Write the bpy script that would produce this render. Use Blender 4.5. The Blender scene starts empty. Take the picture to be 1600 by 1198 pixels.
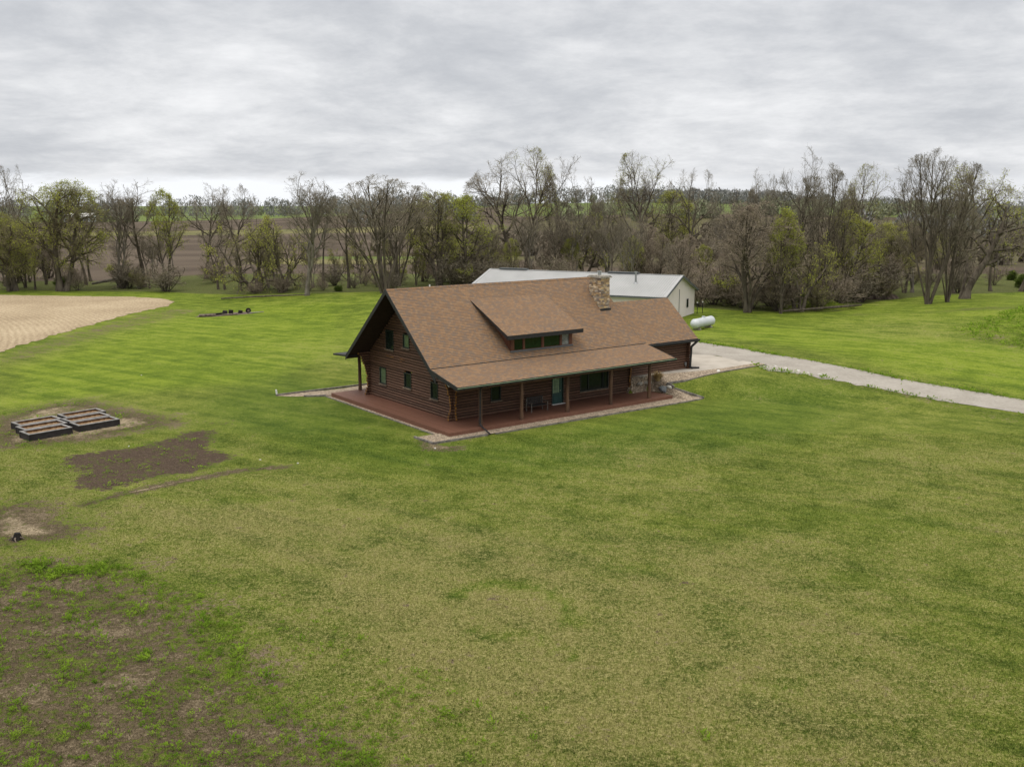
import bpy, bmesh, math, random
import numpy as np
from mathutils import Vector, Matrix
from mathutils.geometry import delaunay_2d_cdt
C = bpy.context.scene.collection
scene = bpy.context.scene
R = math.radians
random.seed(7)
RNG = np.random.default_rng(11)

# ---------------------------------------------------------------- camera
cam_d = bpy.data.cameras.new('camera')
cam = bpy.data.objects.new('camera', cam_d)
C.objects.link(cam)
cam.location = (0, 0, 15)
cam.rotation_euler = (R(90 - 10.61), 0, 0)
cam_d.sensor_width = 36
cam_d.lens = 1497.43 / 1600 * 36
cam_d.clip_start = 0.5
cam_d.clip_end = 9000
scene.camera = cam
scene.view_settings.view_transform = 'Standard'
scene.view_settings.look = 'None'
scene.view_settings.gamma = 1
scene.view_settings.exposure = 0.2
scene.render.resolution_x = 1024
scene.render.resolution_y = 766


class NT:
    """small helper for wiring shader nodes"""
    def __init__(self, tree):
        self.t = tree
        self.t.nodes.clear()

    def n(self, typ, ins=None, **props):
        nd = self.t.nodes.new(typ)
        for k, v in props.items():
            setattr(nd, k, v)
        if ins:
            for k, v in ins.items():
                self.put(nd.inputs[k], v)
        return nd

    def put(self, sock, v):
        if isinstance(v, bpy.types.NodeSocket):
            self.t.links.new(v, sock)
        elif v is not None:
            if sock.type == 'RGBA' and hasattr(v, '__len__') and len(v) == 3:
                v = (*v, 1)
            sock.default_value = v

    def math(self, op, a, b=0.0, c=None, clamp=False):
        nd = self.n('ShaderNodeMath', {0: a, 1: b}, operation=op, use_clamp=clamp)
        if c is not None:
            self.put(nd.inputs[2], c)
        return nd.outputs[0]

    def add(self, *a):
        r = a[0]
        for x in a[1:]:
            r = self.math('ADD', r, x)
        return r

    def mul(self, a, b):
        return self.math('MULTIPLY', a, b)

    def mix(self, f, a, b, blend='MIX'):
        nd = self.n('ShaderNodeMix', data_type='RGBA', blend_type=blend, clamp_factor=True)
        self.put(nd.inputs[0], f)
        self.put(nd.inputs[6], a)
        self.put(nd.inputs[7], b)
        return nd.outputs[2]

    def sm(self, v, a, b, lo=0.0, hi=1.0):
        nd = self.n('ShaderNodeMapRange', {0: v, 1: a, 2: b, 3: lo, 4: hi}, interpolation_type='SMOOTHSTEP')
        return nd.outputs[0]

    def noise(self, scale, detail=3.0, rough=0.55, vec=None, dist=0.0, out=0):
        nd = self.n('ShaderNodeTexNoise', {'Scale': scale, 'Detail': detail, 'Roughness': rough, 'Distortion': dist})
        if vec is not None:
            self.put(nd.inputs['Vector'], vec)
        return nd.outputs[out]

    def ramp(self, fac, stops):
        nd = self.n('ShaderNodeValToRGB', {0: fac})
        e = nd.color_ramp.elements
        while len(e) < len(stops):
            e.new(0.5)
        for i, (p, c) in enumerate(stops):
            e[i].position = p
            e[i].color = (*c, 1)
        return nd.outputs[0]

    def scaled(self, vec, s):
        nd = self.n('ShaderNodeMapping', {'Vector': vec, 'Scale': s})
        return nd.outputs[0]

    def bump(self, h, strength=0.3, dist=0.02):
        return self.n('ShaderNodeBump', {'Height': h, 'Strength': strength, 'Distance': dist}).outputs[0]


# ---------------------------------------------------------------- sky: high overcast over a weak daylight sky
world = bpy.data.worlds.new('World')
scene.world = world
world.use_nodes = True
w = NT(world.node_tree)
SUN_EL, SUN_AZ = R(70), R(200)
nish = w.n('ShaderNodeTexSky', sky_type='NISHITA', sun_disc=False, sun_elevation=SUN_EL, sun_rotation=SUN_AZ)
bg1 = w.n('ShaderNodeBackground', {'Color': nish.outputs[0], 'Strength': 0.05})
tc = w.n('ShaderNodeTexCoord')
sep = w.n('ShaderNodeSeparateXYZ', {0: tc.outputs['Generated']})
zc = w.math('MAXIMUM', sep.outputs[2], 0.0)
den = w.math('ADD', zc, 0.20)
px = w.math('DIVIDE', sep.outputs[0], den)
py = w.math('DIVIDE', sep.outputs[1], den)
pv = w.n('ShaderNodeCombineXYZ', {0: px, 1: py, 2: 0.0}).outputs[0]
pv = w.n('ShaderNodeMapping', {'Vector': pv, 'Scale': (1.0, 1.0, 1.0), 'Rotation': (0, 0, R(8))}).outputs[0]
n1 = w.noise(0.85, 8.0, 0.60, vec=pv, dist=0.25)
n2 = w.noise(2.4, 9.0, 0.70, vec=pv, dist=0.2)
n3 = w.noise(0.36, 3.0, 0.5, vec=pv)
cl = w.add(w.mul(n1, 0.62), w.mul(n2, 0.32), w.mul(n3, 0.40))
cl = w.sm(cl, 0.49, 0.86)
ccol = w.ramp(cl, [(0.0, (0.45, 0.468, 0.502)), (0.30, (0.545, 0.56, 0.588)), (0.60, (0.665, 0.675, 0.695)), (1.0, (0.84, 0.845, 0.858))])
# thin bright band above the horizon, overcast brightens towards the zenith
hzn = w.math('ADD', sep.outputs[2], w.mul(w.math('SUBTRACT', n2, 0.5), 0.03))
hz = w.sm(hzn, 0.018, 0.030, 1.0, 0.0)
ccol = w.mix(w.mul(hz, w.sm(sep.outputs[0], 0.08, 0.22, 0.95, 0.3)), ccol, (0.86, 0.88, 0.91))
zen = w.sm(sep.outputs[2], 0.36, 0.95, 1.0, 2.45)
ccol = w.mix(w.sm(sep.outputs[2], 0.34, 0.8), ccol, (0.72, 0.69, 0.635))   # unseen overhead sky, tinted warm to warm the light on the ground
bg2 = w.n('ShaderNodeBackground', {'Color': ccol, 'Strength': w.mul(zen, 1.02)})
mx = w.n('ShaderNodeMixShader', {0: 0.97, 1: bg1.outputs[0], 2: bg2.outputs[0]})
w.n('ShaderNodeOutputWorld', {0: mx.outputs[0]})

sun_d = bpy.data.lights.new('sun', 'SUN')
sun_d.energy = 0.75
sun_d.angle = R(24)
sun_d.color = (1.0, 0.96, 0.90)
sun = bpy.data.objects.new('sun', sun_d)
C.objects.link(sun)
# the light comes from above and a little behind the camera, to the left
sun.rotation_euler = (R(90) - SUN_EL, 0, R(-25))
sun.location = (0, 0, 80)


# ---------------------------------------------------------------- helpers
def tag(o, label=None, cat=None, group=None, kind=None):
    if label: o['label'] = label
    if cat: o['category'] = cat
    if group: o['group'] = group
    if kind: o['kind'] = kind
    return o


def empty(name, loc, rz=0.0):
    o = bpy.data.objects.new(name, None)
    C.objects.link(o)
    o.location = loc
    o.rotation_euler = (0, 0, rz)
    o.empty_display_size = 0.5
    return o


def copy_tree(o, parent=None):
    c = o.copy()
    C.objects.link(c)
    c.parent = parent
    for ch in o.children:
        copy_tree(ch, c)
    return c


class MB:
    def __init__(self):
        self.v, self.f, self.m, self.uv = [], [], [], {}

    def quad(self, pts, mi=0, uv=None):
        b = len(self.v)
        self.v += [tuple(p) for p in pts]
        self.f.append(tuple(range(b, b + len(pts))))
        self.m.append(mi)
        if uv: self.uv[len(self.f) - 1] = uv

    def box(self, x0, x1, y0, y1, z0, z1, mi=0, M=None):
        P = [Vector((x, y, z)) for z in (z0, z1) for y in (y0, y1) for x in (x0, x1)]
        if M: P = [M @ p for p in P]
        b = len(self.v)
        self.v += [tuple(p) for p in P]
        for q in ((0, 2, 3, 1), (4, 5, 7, 6), (0, 1, 5, 4), (2, 6, 7, 3), (0, 4, 6, 2), (1, 3, 7, 5)):
            self.f.append(tuple(b + i for i in q)); self.m.append(mi)
        return self

    def beam(self, a, b_, wd, ht, mi=0, up=(0, 0, 1)):
        a, b_ = Vector(a), Vector(b_)
        d = (b_ - a); L = d.length; d.normalize()
        s = d.cross(Vector(up)); s.normalize(); u = s.cross(d)
        M = Matrix((( d.x, s.x, u.x, a.x), (d.y, s.y, u.y, a.y), (d.z, s.z, u.z, a.z), (0, 0, 0, 1)))
        return self.box(0, L, -wd / 2, wd / 2, -ht / 2, ht / 2, mi, M)

    def cyl(self, a, b_, r0, r1=None, n=8, mi=0, cap=None, jit=0.0):
        r1 = r0 if r1 is None else r1
        cap = mi if cap is None else cap
        a, b_ = Vector(a), Vector(b_)
        d = (b_ - a).normalized()
        t = Vector((0, 0, 1)) if abs(d.z) < .9 else Vector((1, 0, 0))
        s = d.cross(t).normalized(); u = s.cross(d)
        k = len(self.v)
        for c, r in ((a, r0), (b_, r1)):
            for i in range(n):
                an = 2 * math.pi * i / n + .3
                q = c + (s * math.cos(an) + u * math.sin(an)) * r * (1 + random.uniform(-jit, jit))
                self.v.append(tuple(q))
        for i in range(n):
            j = (i + 1) % n
            self.f.append((k + i, k + j, k + n + j, k + n + i)); self.m.append(mi)
        self.f.append(tuple(k + i for i in reversed(range(n)))); self.m.append(cap)
        self.f.append(tuple(k + n + i for i in range(n))); self.m.append(cap)
        return self

    def path(self, pts, rad, n=6, mi=0):
        for i in range(len(pts) - 1):
            self.cyl(pts[i], pts[i + 1], rad[i] if hasattr(rad, '__len__') else rad, rad[i + 1] if hasattr(rad, '__len__') else rad, n, mi)
        return self

    def build(self, name, mats, parent=None, smooth=False):
        me = bpy.data.meshes.new(name)
        me.from_pydata(self.v, [], self.f)
        if not isinstance(mats, (list, tuple)): mats = [mats]
        for m in mats: me.materials.append(m)
        me.polygons.foreach_set('material_index', self.m)
        if self.uv:
            ul = me.uv_layers.new(name='UVMap')
            for fi, uv in self.uv.items():
                for li, c in zip(me.polygons[fi].loop_indices, uv):
                    ul.data[li].uv = c
        if smooth: me.polygons.foreach_set('use_smooth', [True] * len(me.polygons))
        me.update()
        o = bpy.data.objects.new(name, me)
        C.objects.link(o)
        if parent: o.parent = parent
        return o


def mesh_np(name, V, F, mats, parent=None, attr=None, link=True, smooth=False):
    """V (n,3) float, F (m,k) int: one mesh from arrays"""
    me = bpy.data.meshes.new(name)
    F = np.asarray(F); m, k = F.shape
    me.vertices.add(len(V)); me.loops.add(m * k); me.polygons.add(m)
    me.vertices.foreach_set('co', np.asarray(V, dtype=np.float32).ravel())
    me.loops.foreach_set('vertex_index', F.astype(np.int32).ravel())
    me.polygons.foreach_set('loop_start', np.arange(0, m * k, k, dtype=np.int32))
    if smooth: me.polygons.foreach_set('use_smooth', np.ones(m, dtype=bool))
    me.update(calc_edges=True)
    for mt in (mats if isinstance(mats, (list, tuple)) else [mats]): me.materials.append(mt)
    if attr:
        for nm, A in attr.items():
            a = me.color_attributes.new(nm, 'FLOAT_COLOR', 'POINT')
            a.data.foreach_set('color', np.asarray(A, dtype=np.float32).ravel())
    if not link: return me
    o = bpy.data.objects.new(name, me)
    C.objects.link(o)
    if parent: o.parent = parent
    return o


# ---------------------------------------------------------------- terrain height
X0, Y0, TH = -4.06, 60.87, R(37.04)
cT, sT = math.cos(TH), math.sin(TH)


def h2w(x, y, z=0.0):
    return (X0 + cT * x - sT * y, Y0 + sT * x + cT * y, z)


def SS(t):
    t = np.clip(t, 0, 1)
    return t * t * (3 - 2 * t)


def hgt(x, y):
    x = np.asarray(x, float); y = np.asarray(y, float)
    xh = cT * (x - X0) + sT * (y - Y0); yh = -sT * (x - X0) + cT * (y - Y0)
    y1 = 2.45 - 3.95 * SS((xh - 20.6) / .9) - 23.5 * SS((xh - 21.3) / 17)
    y2 = 2.75 - .15 * SS((xh - 20.6) / .9)
    v = 1.4 * SS((xh - 18.5) / (.7 + 16 * SS((yh - 11) / 16))) * SS((yh - y1) / (y2 - y1))
    v = v + 1.6 * np.exp(-((x - 68) / 14) ** 2 - ((y - 112) / 22) ** 2)
    v = v + SS((y - 230) / 400) * (2.5 + 12 * np.exp(-((x - 90) / 190) ** 2))
    return v


def H1(x, y):
    return float(hgt(x, y))


# ---------------------------------------------------------------- materials
def mat(name, fn, rough=0.8, spec=0.3, **kw):
    m = bpy.data.materials.new(name)
    m.use_nodes = True
    g = NT(m.node_tree)
    col, nrm = fn(g)
    ins = {'Base Color': col, 'Roughness': rough, 'Specular IOR Level': spec}
    ins.update(kw)
    if nrm is not None: ins['Normal'] = nrm
    b = g.n('ShaderNodeBsdfPrincipled', ins)
    g.n('ShaderNodeOutputMaterial', {0: b.outputs[0]})
    return m


def obj_co(g): return g.n('ShaderNodeTexCoord').outputs['Object']
def rnd(g): return g.n('ShaderNodeObjectInfo').outputs['Random']


def varied(c0, c1, scale=6.0, detail=5.0, bump=0.3, bd=0.02, stretch=(1, 1, 1)):
    def fn(g):
        co = g.scaled(obj_co(g), stretch)
        n = g.noise(scale, detail, 0.6, vec=co)
        return g.mix(g.sm(n, 0.3, 0.7), c0, c1), g.bump(g.noise(scale * 3, 4, .6, vec=co), bump, bd)
    return fn


def shingle_fn(g):
    uv = g.n('ShaderNodeUVMap').outputs[0]
    s = g.n('ShaderNodeSeparateXYZ', {0: uv})
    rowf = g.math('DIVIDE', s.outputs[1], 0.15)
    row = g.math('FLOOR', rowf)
    rr = g.n('ShaderNodeTexWhiteNoise', {'W': row}, noise_dimensions='1D').outputs[0]
    colf = g.math('ADD', g.math('DIVIDE', s.outputs[0], 0.20), g.mul(rr, 7.0))
    colm = g.math('FLOOR', colf)
    cell = g.n('ShaderNodeCombineXYZ', {0: colm, 1: row, 2: 0.0}).outputs[0]
    wn = g.n('ShaderNodeTexWhiteNoise', {'Vector': cell}, noise_dimensions='3D').outputs[0]
    wide = g.noise(0.28, 3, 0.55, vec=uv)
    v = g.math('ADD', wn, g.mul(g.math('SUBTRACT', wide, 0.5), 0.45))
    col = g.ramp(v, [(0.0, (0.150, 0.117, 0.088)), (0.20, (0.165, 0.138, 0.110)), (0.38, (0.195, 0.127, 0.076)), (0.60, (0.250, 0.150, 0.078)), (0.82, (0.295, 0.180, 0.092)), (1.0, (0.28, 0.192, 0.115))])
    grit = g.noise(30, 3, 0.7, vec=uv)
    col = g.mix(0.35, col, g.mix(grit, (0.10, 0.065, 0.045), (0.42, 0.26, 0.17)))
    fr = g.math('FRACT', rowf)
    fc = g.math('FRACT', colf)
    col = g.mix(g.sm(fr, 0.55, 0.95, 0, .78), col, (0.07, 0.05, 0.042))   # shadow line below each shingle row, painted into the colour
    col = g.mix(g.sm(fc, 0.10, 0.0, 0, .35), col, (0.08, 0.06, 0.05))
    step = g.math('MULTIPLY', g.math('GREATER_THAN', wn, 0.45), 0.6)
    hgt_ = g.add(g.mul(g.sm(fr, 0.0, 0.14), 1.0), step, g.mul(grit, 0.5), g.mul(g.sm(fc, 0, .06), .4))
    return col, g.bump(hgt_, 0.9, 0.025)


def log_fn(c0, c1, top_tone):
    def fn(g):
        co = obj_co(g)
        n = g.noise(1.7, 6, 0.65, vec=g.scaled(co, (1, 1, 5)))
        f = g.noise(14, 5, 0.7, vec=g.scaled(co, (.4, .4, 2)))
        sx = g.n('ShaderNodeSeparateXYZ', {0: co})
        course = g.math('FLOOR', g.math('DIVIDE', g.math('SUBTRACT', sx.outputs[2], .3), .2))
        cr = g.n('ShaderNodeTexWhiteNoise', {'W': course}, noise_dimensions='1D').outputs[0]
        c = g.mix(g.sm(g.add(g.mul(n, .7), g.mul(cr, .3)), 0.3, 0.65), c0, c1)
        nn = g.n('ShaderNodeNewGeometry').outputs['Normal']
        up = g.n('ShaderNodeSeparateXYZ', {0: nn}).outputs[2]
        wf = g.mul(g.sm(f, 0.34, 0.66), g.sm(up, 0.15, 0.75))   # paler mottling on the upper side of each log
        c = g.mix(g.mul(wf, .42), c, top_tone)
        return c, g.bump(f, 0.5, 0.02)
    return fn


def deck_fn(g):
    co = obj_co(g)
    s = g.n('ShaderNodeSeparateXYZ', {0: co})
    k = g.math('DIVIDE', s.outputs[0], 0.14)
    wn = g.n('ShaderNodeTexWhiteNoise', {'W': g.math('FLOOR', k)}, noise_dimensions='1D').outputs[0]
    gap = g.sm(g.math('FRACT', k), 0.0, 0.08)
    n = g.noise(1.2, 5, .6, vec=co)
    c = g.mix(g.add(g.mul(wn, .4), g.mul(n, .6)), (0.126, 0.055, 0.034), (0.190, 0.090, 0.060))
    c = g.mix(gap, (0.02, 0.01, 0.008), c)
    return c, g.bump(gap, .5, .01)


def gravel_fn(c0, c1, c2, sc):
    def fn(g):
        co = obj_co(g)
        vo = g.n('ShaderNodeTexVoronoi', {'Vector': co, 'Scale': sc})
        h = g.n('ShaderNodeSeparateColor', {0: vo.outputs['Color']}).outputs[0]
        c = g.ramp(h, [(0.0, c0), (0.45, c1), (0.8, c2), (1.0, tuple(min(1, k * 1.5) for k in c2))])
        big = g.noise(1.3, 4, .6, vec=co)
        c = g.mix(g.mul(g.sm(big, .45, .75), .45), c, c0)
        ed = g.math('SUBTRACT', 1.0, vo.outputs['Distance'])
        return c, g.bump(ed, 1.0, 0.05)
    return fn


def road_fn(g):
    co = obj_co(g)
    vo = g.n('ShaderNodeTexVoronoi', {'Vector': co, 'Scale': 9.0})
    h = g.n('ShaderNodeSeparateColor', {0: vo.outputs['Color']}).outputs[0]
    n = g.noise(.5, 5, .6, vec=co)
    f = g.noise(5, 6, .75, vec=co)
    c = g.mix(g.sm(n, .3, .7), (0.275, 0.252, 0.222), (0.355, 0.33, 0.295))
    c = g.mix(g.mul(g.sm(f, .42, .7), .5), c, (0.20, 0.178, 0.15))
    c = g.mix(g.mul(h, .22), c, (0.52, 0.48, 0.42))
    return c, g.bump(g.add(f, h), .6, .04)


def field_fn(g):
    co = obj_co(g)
    # rows curve with the edge of the field: distance from a far centre
    s = g.n('ShaderNodeSeparateXYZ', {0: co})
    nz = g.noise(.35, 4, .6, vec=co)
    dx = g.math('ADD', s.outputs[0], 150.0); dy = g.math('SUBTRACT', s.outputs[1], 60.0)
    r = g.math('SQRT', g.math('ADD', g.mul(dx, dx), g.mul(dy, dy)))
    r = g.math('ADD', r, g.mul(nz, .35))
    row = g.math('SINE', g.mul(r, 2 * math.pi / .76))
    f = g.noise(3.2, 6, .75, vec=co)
    big = g.noise(.09, 4, .55, vec=co)
    t = g.add(g.mul(row, .035), g.mul(f, 1.25), g.mul(big, .4))
    c = g.ramp(g.sm(t, .38, 1.22), [(0.0, (0.15, 0.11, 0.07)), (0.33, (0.28, 0.215, 0.14)), (0.62, (0.42, 0.335, 0.225)), (1.0, (0.58, 0.485, 0.35))])
    return c, g.bump(t, .9, .12)


def plough_fn(g):
    co = obj_co(g)
    st = g.noise(.35, 6, .65, vec=g.scaled(co, (.25, 1.4, 1)))
    big = g.noise(.02, 3, .5, vec=co)
    c = g.mix(g.sm(g.add(g.mul(st, .7), g.mul(big, .3)), .35, .65), (0.052, 0.040, 0.032), (0.115, 0.090, 0.072))
    return c, g.bump(st, .6, .3)


def ground_color(g):
    co = g.n('ShaderNodeNewGeometry').outputs['Position']
    A = lambda nm: g.n('ShaderNodeSeparateColor', {0: g.n('ShaderNodeAttribute', attribute_name=nm).outputs[0]}).outputs
    m1, m2, m3 = A('m1'), A('m2'), A('m3')
    big = g.noise(.055, 4, .55, vec=co)
    med = g.noise(.45, 6, .62, vec=co)
    clump = g.noise(2.1, 5, .62, vec=co)
    fine = g.sm(g.noise(10.0, 4, .65, vec=co), .30, .70)
    mid = g.sm(g.noise(3.6, 4, .62, vec=co), .28, .72)
    vf = g.sm(g.noise(30.0, 3, .7, vec=co), .28, .72)
    mow = g.noise(.75, 4, .55, vec=g.scaled(g.n('ShaderNodeMapping', {'Vector': co, 'Rotation': (0, 0, R(33))}).outputs[0], (.10, 1.2, 1)))
    cen = lambda v, k: g.mul(g.math('SUBTRACT', v, .5), k)
    # turf
    t = g.add(0.44, cen(med, 1.1), cen(clump, .6), cen(mow, .9), cen(mid, .14), cen(fine, .50), cen(vf, .55), cen(big, .6))
    turf = g.ramp(t, [(0.0, (0.045, 0.070, 0.010)), (0.33, (0.098, 0.134, 0.017)), (0.62, (0.158, 0.192, 0.028)), (1.0, (0.27, 0.285, 0.068))])
    lush = g.mix(g.sm(g.add(t, cen(vf, .2)), 0.0, .9), (0.040, 0.078, 0.009), (0.140, 0.190, 0.022))
    turf = g.mix(g.sm(g.add(m2[0], cen(med, 1.2), cen(big, .6)), .1, 1.0, 0, .85), turf, lush)
    bright = g.mix(g.sm(g.add(t, cen(mow, .3)), .1, .8), (0.095, 0.155, 0.010), (0.210, 0.272, 0.026))
    turf = g.mix(g.sm(g.add(m2[1], cen(med, 1.0), cen(big, .8), cen(mow, .35)), .1, 1.0, 0, .95), turf, bright)
    # dry straw-coloured turf
    d = g.add(g.mul(m1[1], .72), cen(big, 1.1), cen(med, 1.3), cen(clump, .8), cen(mid, .3), cen(fine, .5), cen(vf, .5), -.04)
    dc = g.ramp(g.add(g.mul(fine, .35), g.mul(vf, .5), g.mul(mid, .15)), [(0.08, (0.075, 0.072, 0.022)), (0.5, (0.215, 0.196, 0.068)), (0.92, (0.47, 0.42, 0.20))])
    c = g.mix(g.sm(d, .05, 1.0, 0, .90), turf, dc)
    # bare earth
    light = g.sm(g.add(m1[0], cen(med, .1)), .60, .67)
    b = g.add(m1[0], g.mul(m1[1], .10), cen(big, .5), cen(med, 1.3), cen(clump, 1.0), cen(mid, .30), cen(fine, .30))
    sc = g.ramp(g.add(g.mul(fine, .30), g.mul(mid, .15), g.mul(clump, .5), g.mul(vf, .40), cen(med, 1.0), g.mul(light, .28), -.22), [(0.10, (0.024, 0.018, 0.012)), (0.40, (0.074, 0.056, 0.034)), (0.66, (0.158, 0.124, 0.078)), (0.98, (0.42, 0.345, 0.235))])
    c = g.mix(g.sm(b, .36, .66), c, sc)
    # dark mulch plot
    mm = g.add(g.mul(m1[2], .74), cen(med, 1.2), cen(clump, 1.5), cen(mid, .35), cen(fine, .30))
    mc = g.ramp(g.add(g.mul(fine, .35), g.mul(mid, .2), g.mul(vf, .5)), [(0.1, (0.022, 0.015, 0.010)), (0.45, (0.060, 0.042, 0.030)), (0.75, (0.120, 0.086, 0.062)), (1.0, (0.30, 0.23, 0.165))])
    c = g.mix(g.sm(mm, .38, .60), c, mc)
    # rough dark undergrowth floor beneath the trees
    uc = g.ramp(g.add(g.mul(fine, .5), g.mul(clump, .5)), [(0.25, (0.045, 0.060, 0.014)), (0.5, (0.095, 0.118, 0.028)), (0.75, (0.145, 0.120, 0.072))])
    c = g.mix(g.sm(g.add(m2[2], cen(med, .7)), .35, .75), c, uc)
    # far fields
    wf = g.noise(.05, 5, .6, vec=g.scaled(co, (.3, 1, 1)))
    green = g.mix(g.sm(wf, .3, .7), (0.105, 0.140, 0.045), (0.145, 0.190, 0.055))
    c = g.mix(g.sm(m3[1], .3, .7), c, green)
    tan = g.mix(g.sm(wf, .35, .65), (0.20, 0.175, 0.085), (0.13, 0.13, 0.055))
    c = g.mix(g.sm(g.add(m3[2], cen(wf, .5)), .3, .7), c, tan)
    br = g.mix(g.sm(wf, .35, .65), (0.075, 0.058, 0.044), (0.125, 0.098, 0.074))
    c = g.mix(g.sm(m3[0], .3, .7), c, br)
    return c, g.bump(g.add(g.mul(fine, .5), g.mul(vf, .35), g.mul(mid, .5)), .6, .08)


MT = {}
MT['ground'] = mat('turf_and_soil', ground_color, .95, .1)
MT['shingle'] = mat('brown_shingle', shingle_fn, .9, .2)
MT['dark'] = mat('charcoal_trim', varied((0.016, 0.016, 0.018), (0.028, 0.027, 0.028), 3, bump=.1), .55, .3)
MT['soffit'] = mat('dark_soffit', varied((0.020, 0.013, 0.011), (0.035, 0.022, 0.018), 3), .8)
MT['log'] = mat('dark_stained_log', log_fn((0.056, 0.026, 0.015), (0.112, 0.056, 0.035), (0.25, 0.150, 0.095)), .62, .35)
MT['logend'] = mat('weathered_log_end', varied((0.11, 0.05, 0.012), (0.36, 0.17, 0.035), 5, bump=.5), .75)
MT['post'] = mat('porch_post_wood', varied((0.055, 0.030, 0.020), (0.125, 0.070, 0.042), 3, stretch=(1, 1, .2)), .7)
MT['trimwood'] = mat('red_brown_trim', varied((0.085, 0.032, 0.018), (0.15, 0.062, 0.035), 4, stretch=(1, 1, .3)), .65)
MT['sill'] = mat('weathered_sill', varied((0.12, 0.085, 0.06), (0.25, 0.19, 0.14), 5), .8)
MT['deck'] = mat('red_brown_decking', deck_fn, .6, .35)
MT['gutter'] = mat('green_gutter_highlight', varied((0.18, 0.27, 0.17), (0.34, 0.43, 0.26), 1.5, bump=0), .4, .5)
MT['frame'] = mat('green_window_frame', varied((0.016, 0.020, 0.017), (0.026, 0.031, 0.027), 3, bump=0), .5)
MT['glass'] = mat('window_glass', varied((0.008, 0.012, 0.010), (0.018, 0.026, 0.020), .9, bump=.02, bd=.01), .08, .25, IOR=1.4)
MT['blind'] = mat('window_with_blind', varied((0.055, 0.085, 0.055), (0.10, 0.14, 0.095), 3, bump=.02), .15, .5, IOR=1.5)
MT['skyglass'] = mat('dormer_glass', varied((0.005, 0.014, 0.007), (0.010, 0.026, 0.012), .8, bump=.02, bd=.01), .05, .4, IOR=1.5)
MT['reflectpaint'] = mat('glass_with_painted_reflection', varied((0.10, 0.11, 0.11), (0.30, 0.31, 0.31), 2.5, bump=.02), .1, .5)  # whitish reflection painted into the grey colour of the pane
MT['door'] = mat('dark_teal_door', varied((0.008, 0.040, 0.038), (0.014, 0.060, 0.056), 2, bump=0), .35, .5)
MT['doorglass'] = mat('door_glass', varied((0.16, 0.24, 0.16), (0.26, 0.34, 0.24), 4, bump=0), .1, .5)
MT['white'] = mat('white_paint', varied((0.62, 0.62, 0.60), (0.72, 0.72, 0.70), 2, bump=.03), .5)
MT['stone'] = None
MT['concrete'] = mat('pale_concrete', varied((0.36, 0.325, 0.28), (0.45, 0.41, 0.36), .6, 6, bump=.1), .85)
MT['gravel'] = mat('river_gravel', gravel_fn((0.16, 0.120, 0.085), (0.285, 0.225, 0.165), (0.385, 0.315, 0.235), 13.0), .85)
MT['road'] = mat('gravel_road', road_fn, .9)
MT['field'] = mat('corn_stubble', field_fn, .95, .1)
MT['plough'] = mat('ploughed_earth', plough_fn, .95, .1)
MT['timber'] = mat('grey_edging_timber', varied((0.10, 0.09, 0.08), (0.26, 0.235, 0.21), 3, stretch=(1, 1, 1)), .85)
MT['barnwall'] = mat('grey_green_metal_siding', varied((0.74, 0.68, 0.66), (0.78, 0.72, 0.70), .5, bump=.0), .45, .4)
MT['barnroof'] = mat('pale_metal_roof', varied((0.33, 0.335, 0.34), (0.38, 0.385, 0.39), .35, bump=.0), .45, .4)
MT['barntrim'] = mat('blue_grey_trim', varied((0.085, 0.095, 0.105), (0.13, 0.14, 0.15), 1, bump=0), .45)
MT['steel'] = mat('galvanised_steel', varied((0.30, 0.31, 0.33), (0.42, 0.43, 0.45), 3, bump=.05), .3, Metallic=.7)
MT['tank'] = mat('white_tank_paint', varied((0.48, 0.515, 0.55), (0.55, 0.58, 0.61), 1, bump=0), .35, .5)
MT['bedwood'] = mat('charred_plank', varied((0.018, 0.016, 0.017), (0.042, 0.037, 0.036), 2, stretch=(1, 1, 4)), .75)
MT['bedrim'] = mat('weathered_grey_plank', varied((0.17, 0.165, 0.16), (0.31, 0.30, 0.295), 3), .85)
MT['bedin'] = mat('raw_inner_plank', varied((0.14, 0.060, 0.020), (0.24, 0.115, 0.045), 3), .85)
MT['soil'] = mat('bed_soil', varied((0.13, 0.080, 0.042), (0.30, 0.19, 0.10), 9, bump=1, bd=.05), .95)
MT['rock'] = mat('limestone_rock', varied((0.20, 0.185, 0.16), (0.42, 0.39, 0.34), 4, bump=.8, bd=.04), .9)
MT['greyrock'] = mat('grey_boulder', varied((0.11, 0.125, 0.14), (0.24, 0.26, 0.27), 4, bump=.8, bd=.04), .9)
MT['char'] = mat('burnt_wood', varied((0.008, 0.007, 0.007), (0.024, 0.020, 0.018), 5, bump=.8), .9)
MT['ash'] = mat('ash_and_scrap_soil', varied((0.045, 0.032, 0.028), (0.20, 0.155, 0.125), 2.2, 7, bump=1, bd=.08), .95)
MT['oldlog'] = mat('dead_grey_wood', varied((0.085, 0.065, 0.055), (0.23, 0.185, 0.15), 4), .9)
MT['bark'] = mat('grey_brown_bark', varied((0.058, 0.048, 0.037), (0.150, 0.127, 0.100), 3, stretch=(1, 1, .25), bump=.8, bd=.05), .95, .1)
MT['palebark'] = mat('pale_grey_bark', varied((0.10, 0.088, 0.072), (0.25, 0.225, 0.19), 2, stretch=(1, 1, .3), bump=.8, bd=.05), .95, .1)


def twig_fn(c0, c1):
    def fn(g):
        n = g.noise(.6, 3, .6, vec=obj_co(g))
        return g.mix(g.add(g.mul(rnd(g), .6), g.mul(n, .5)), c0, c1), None
    return fn


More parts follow.
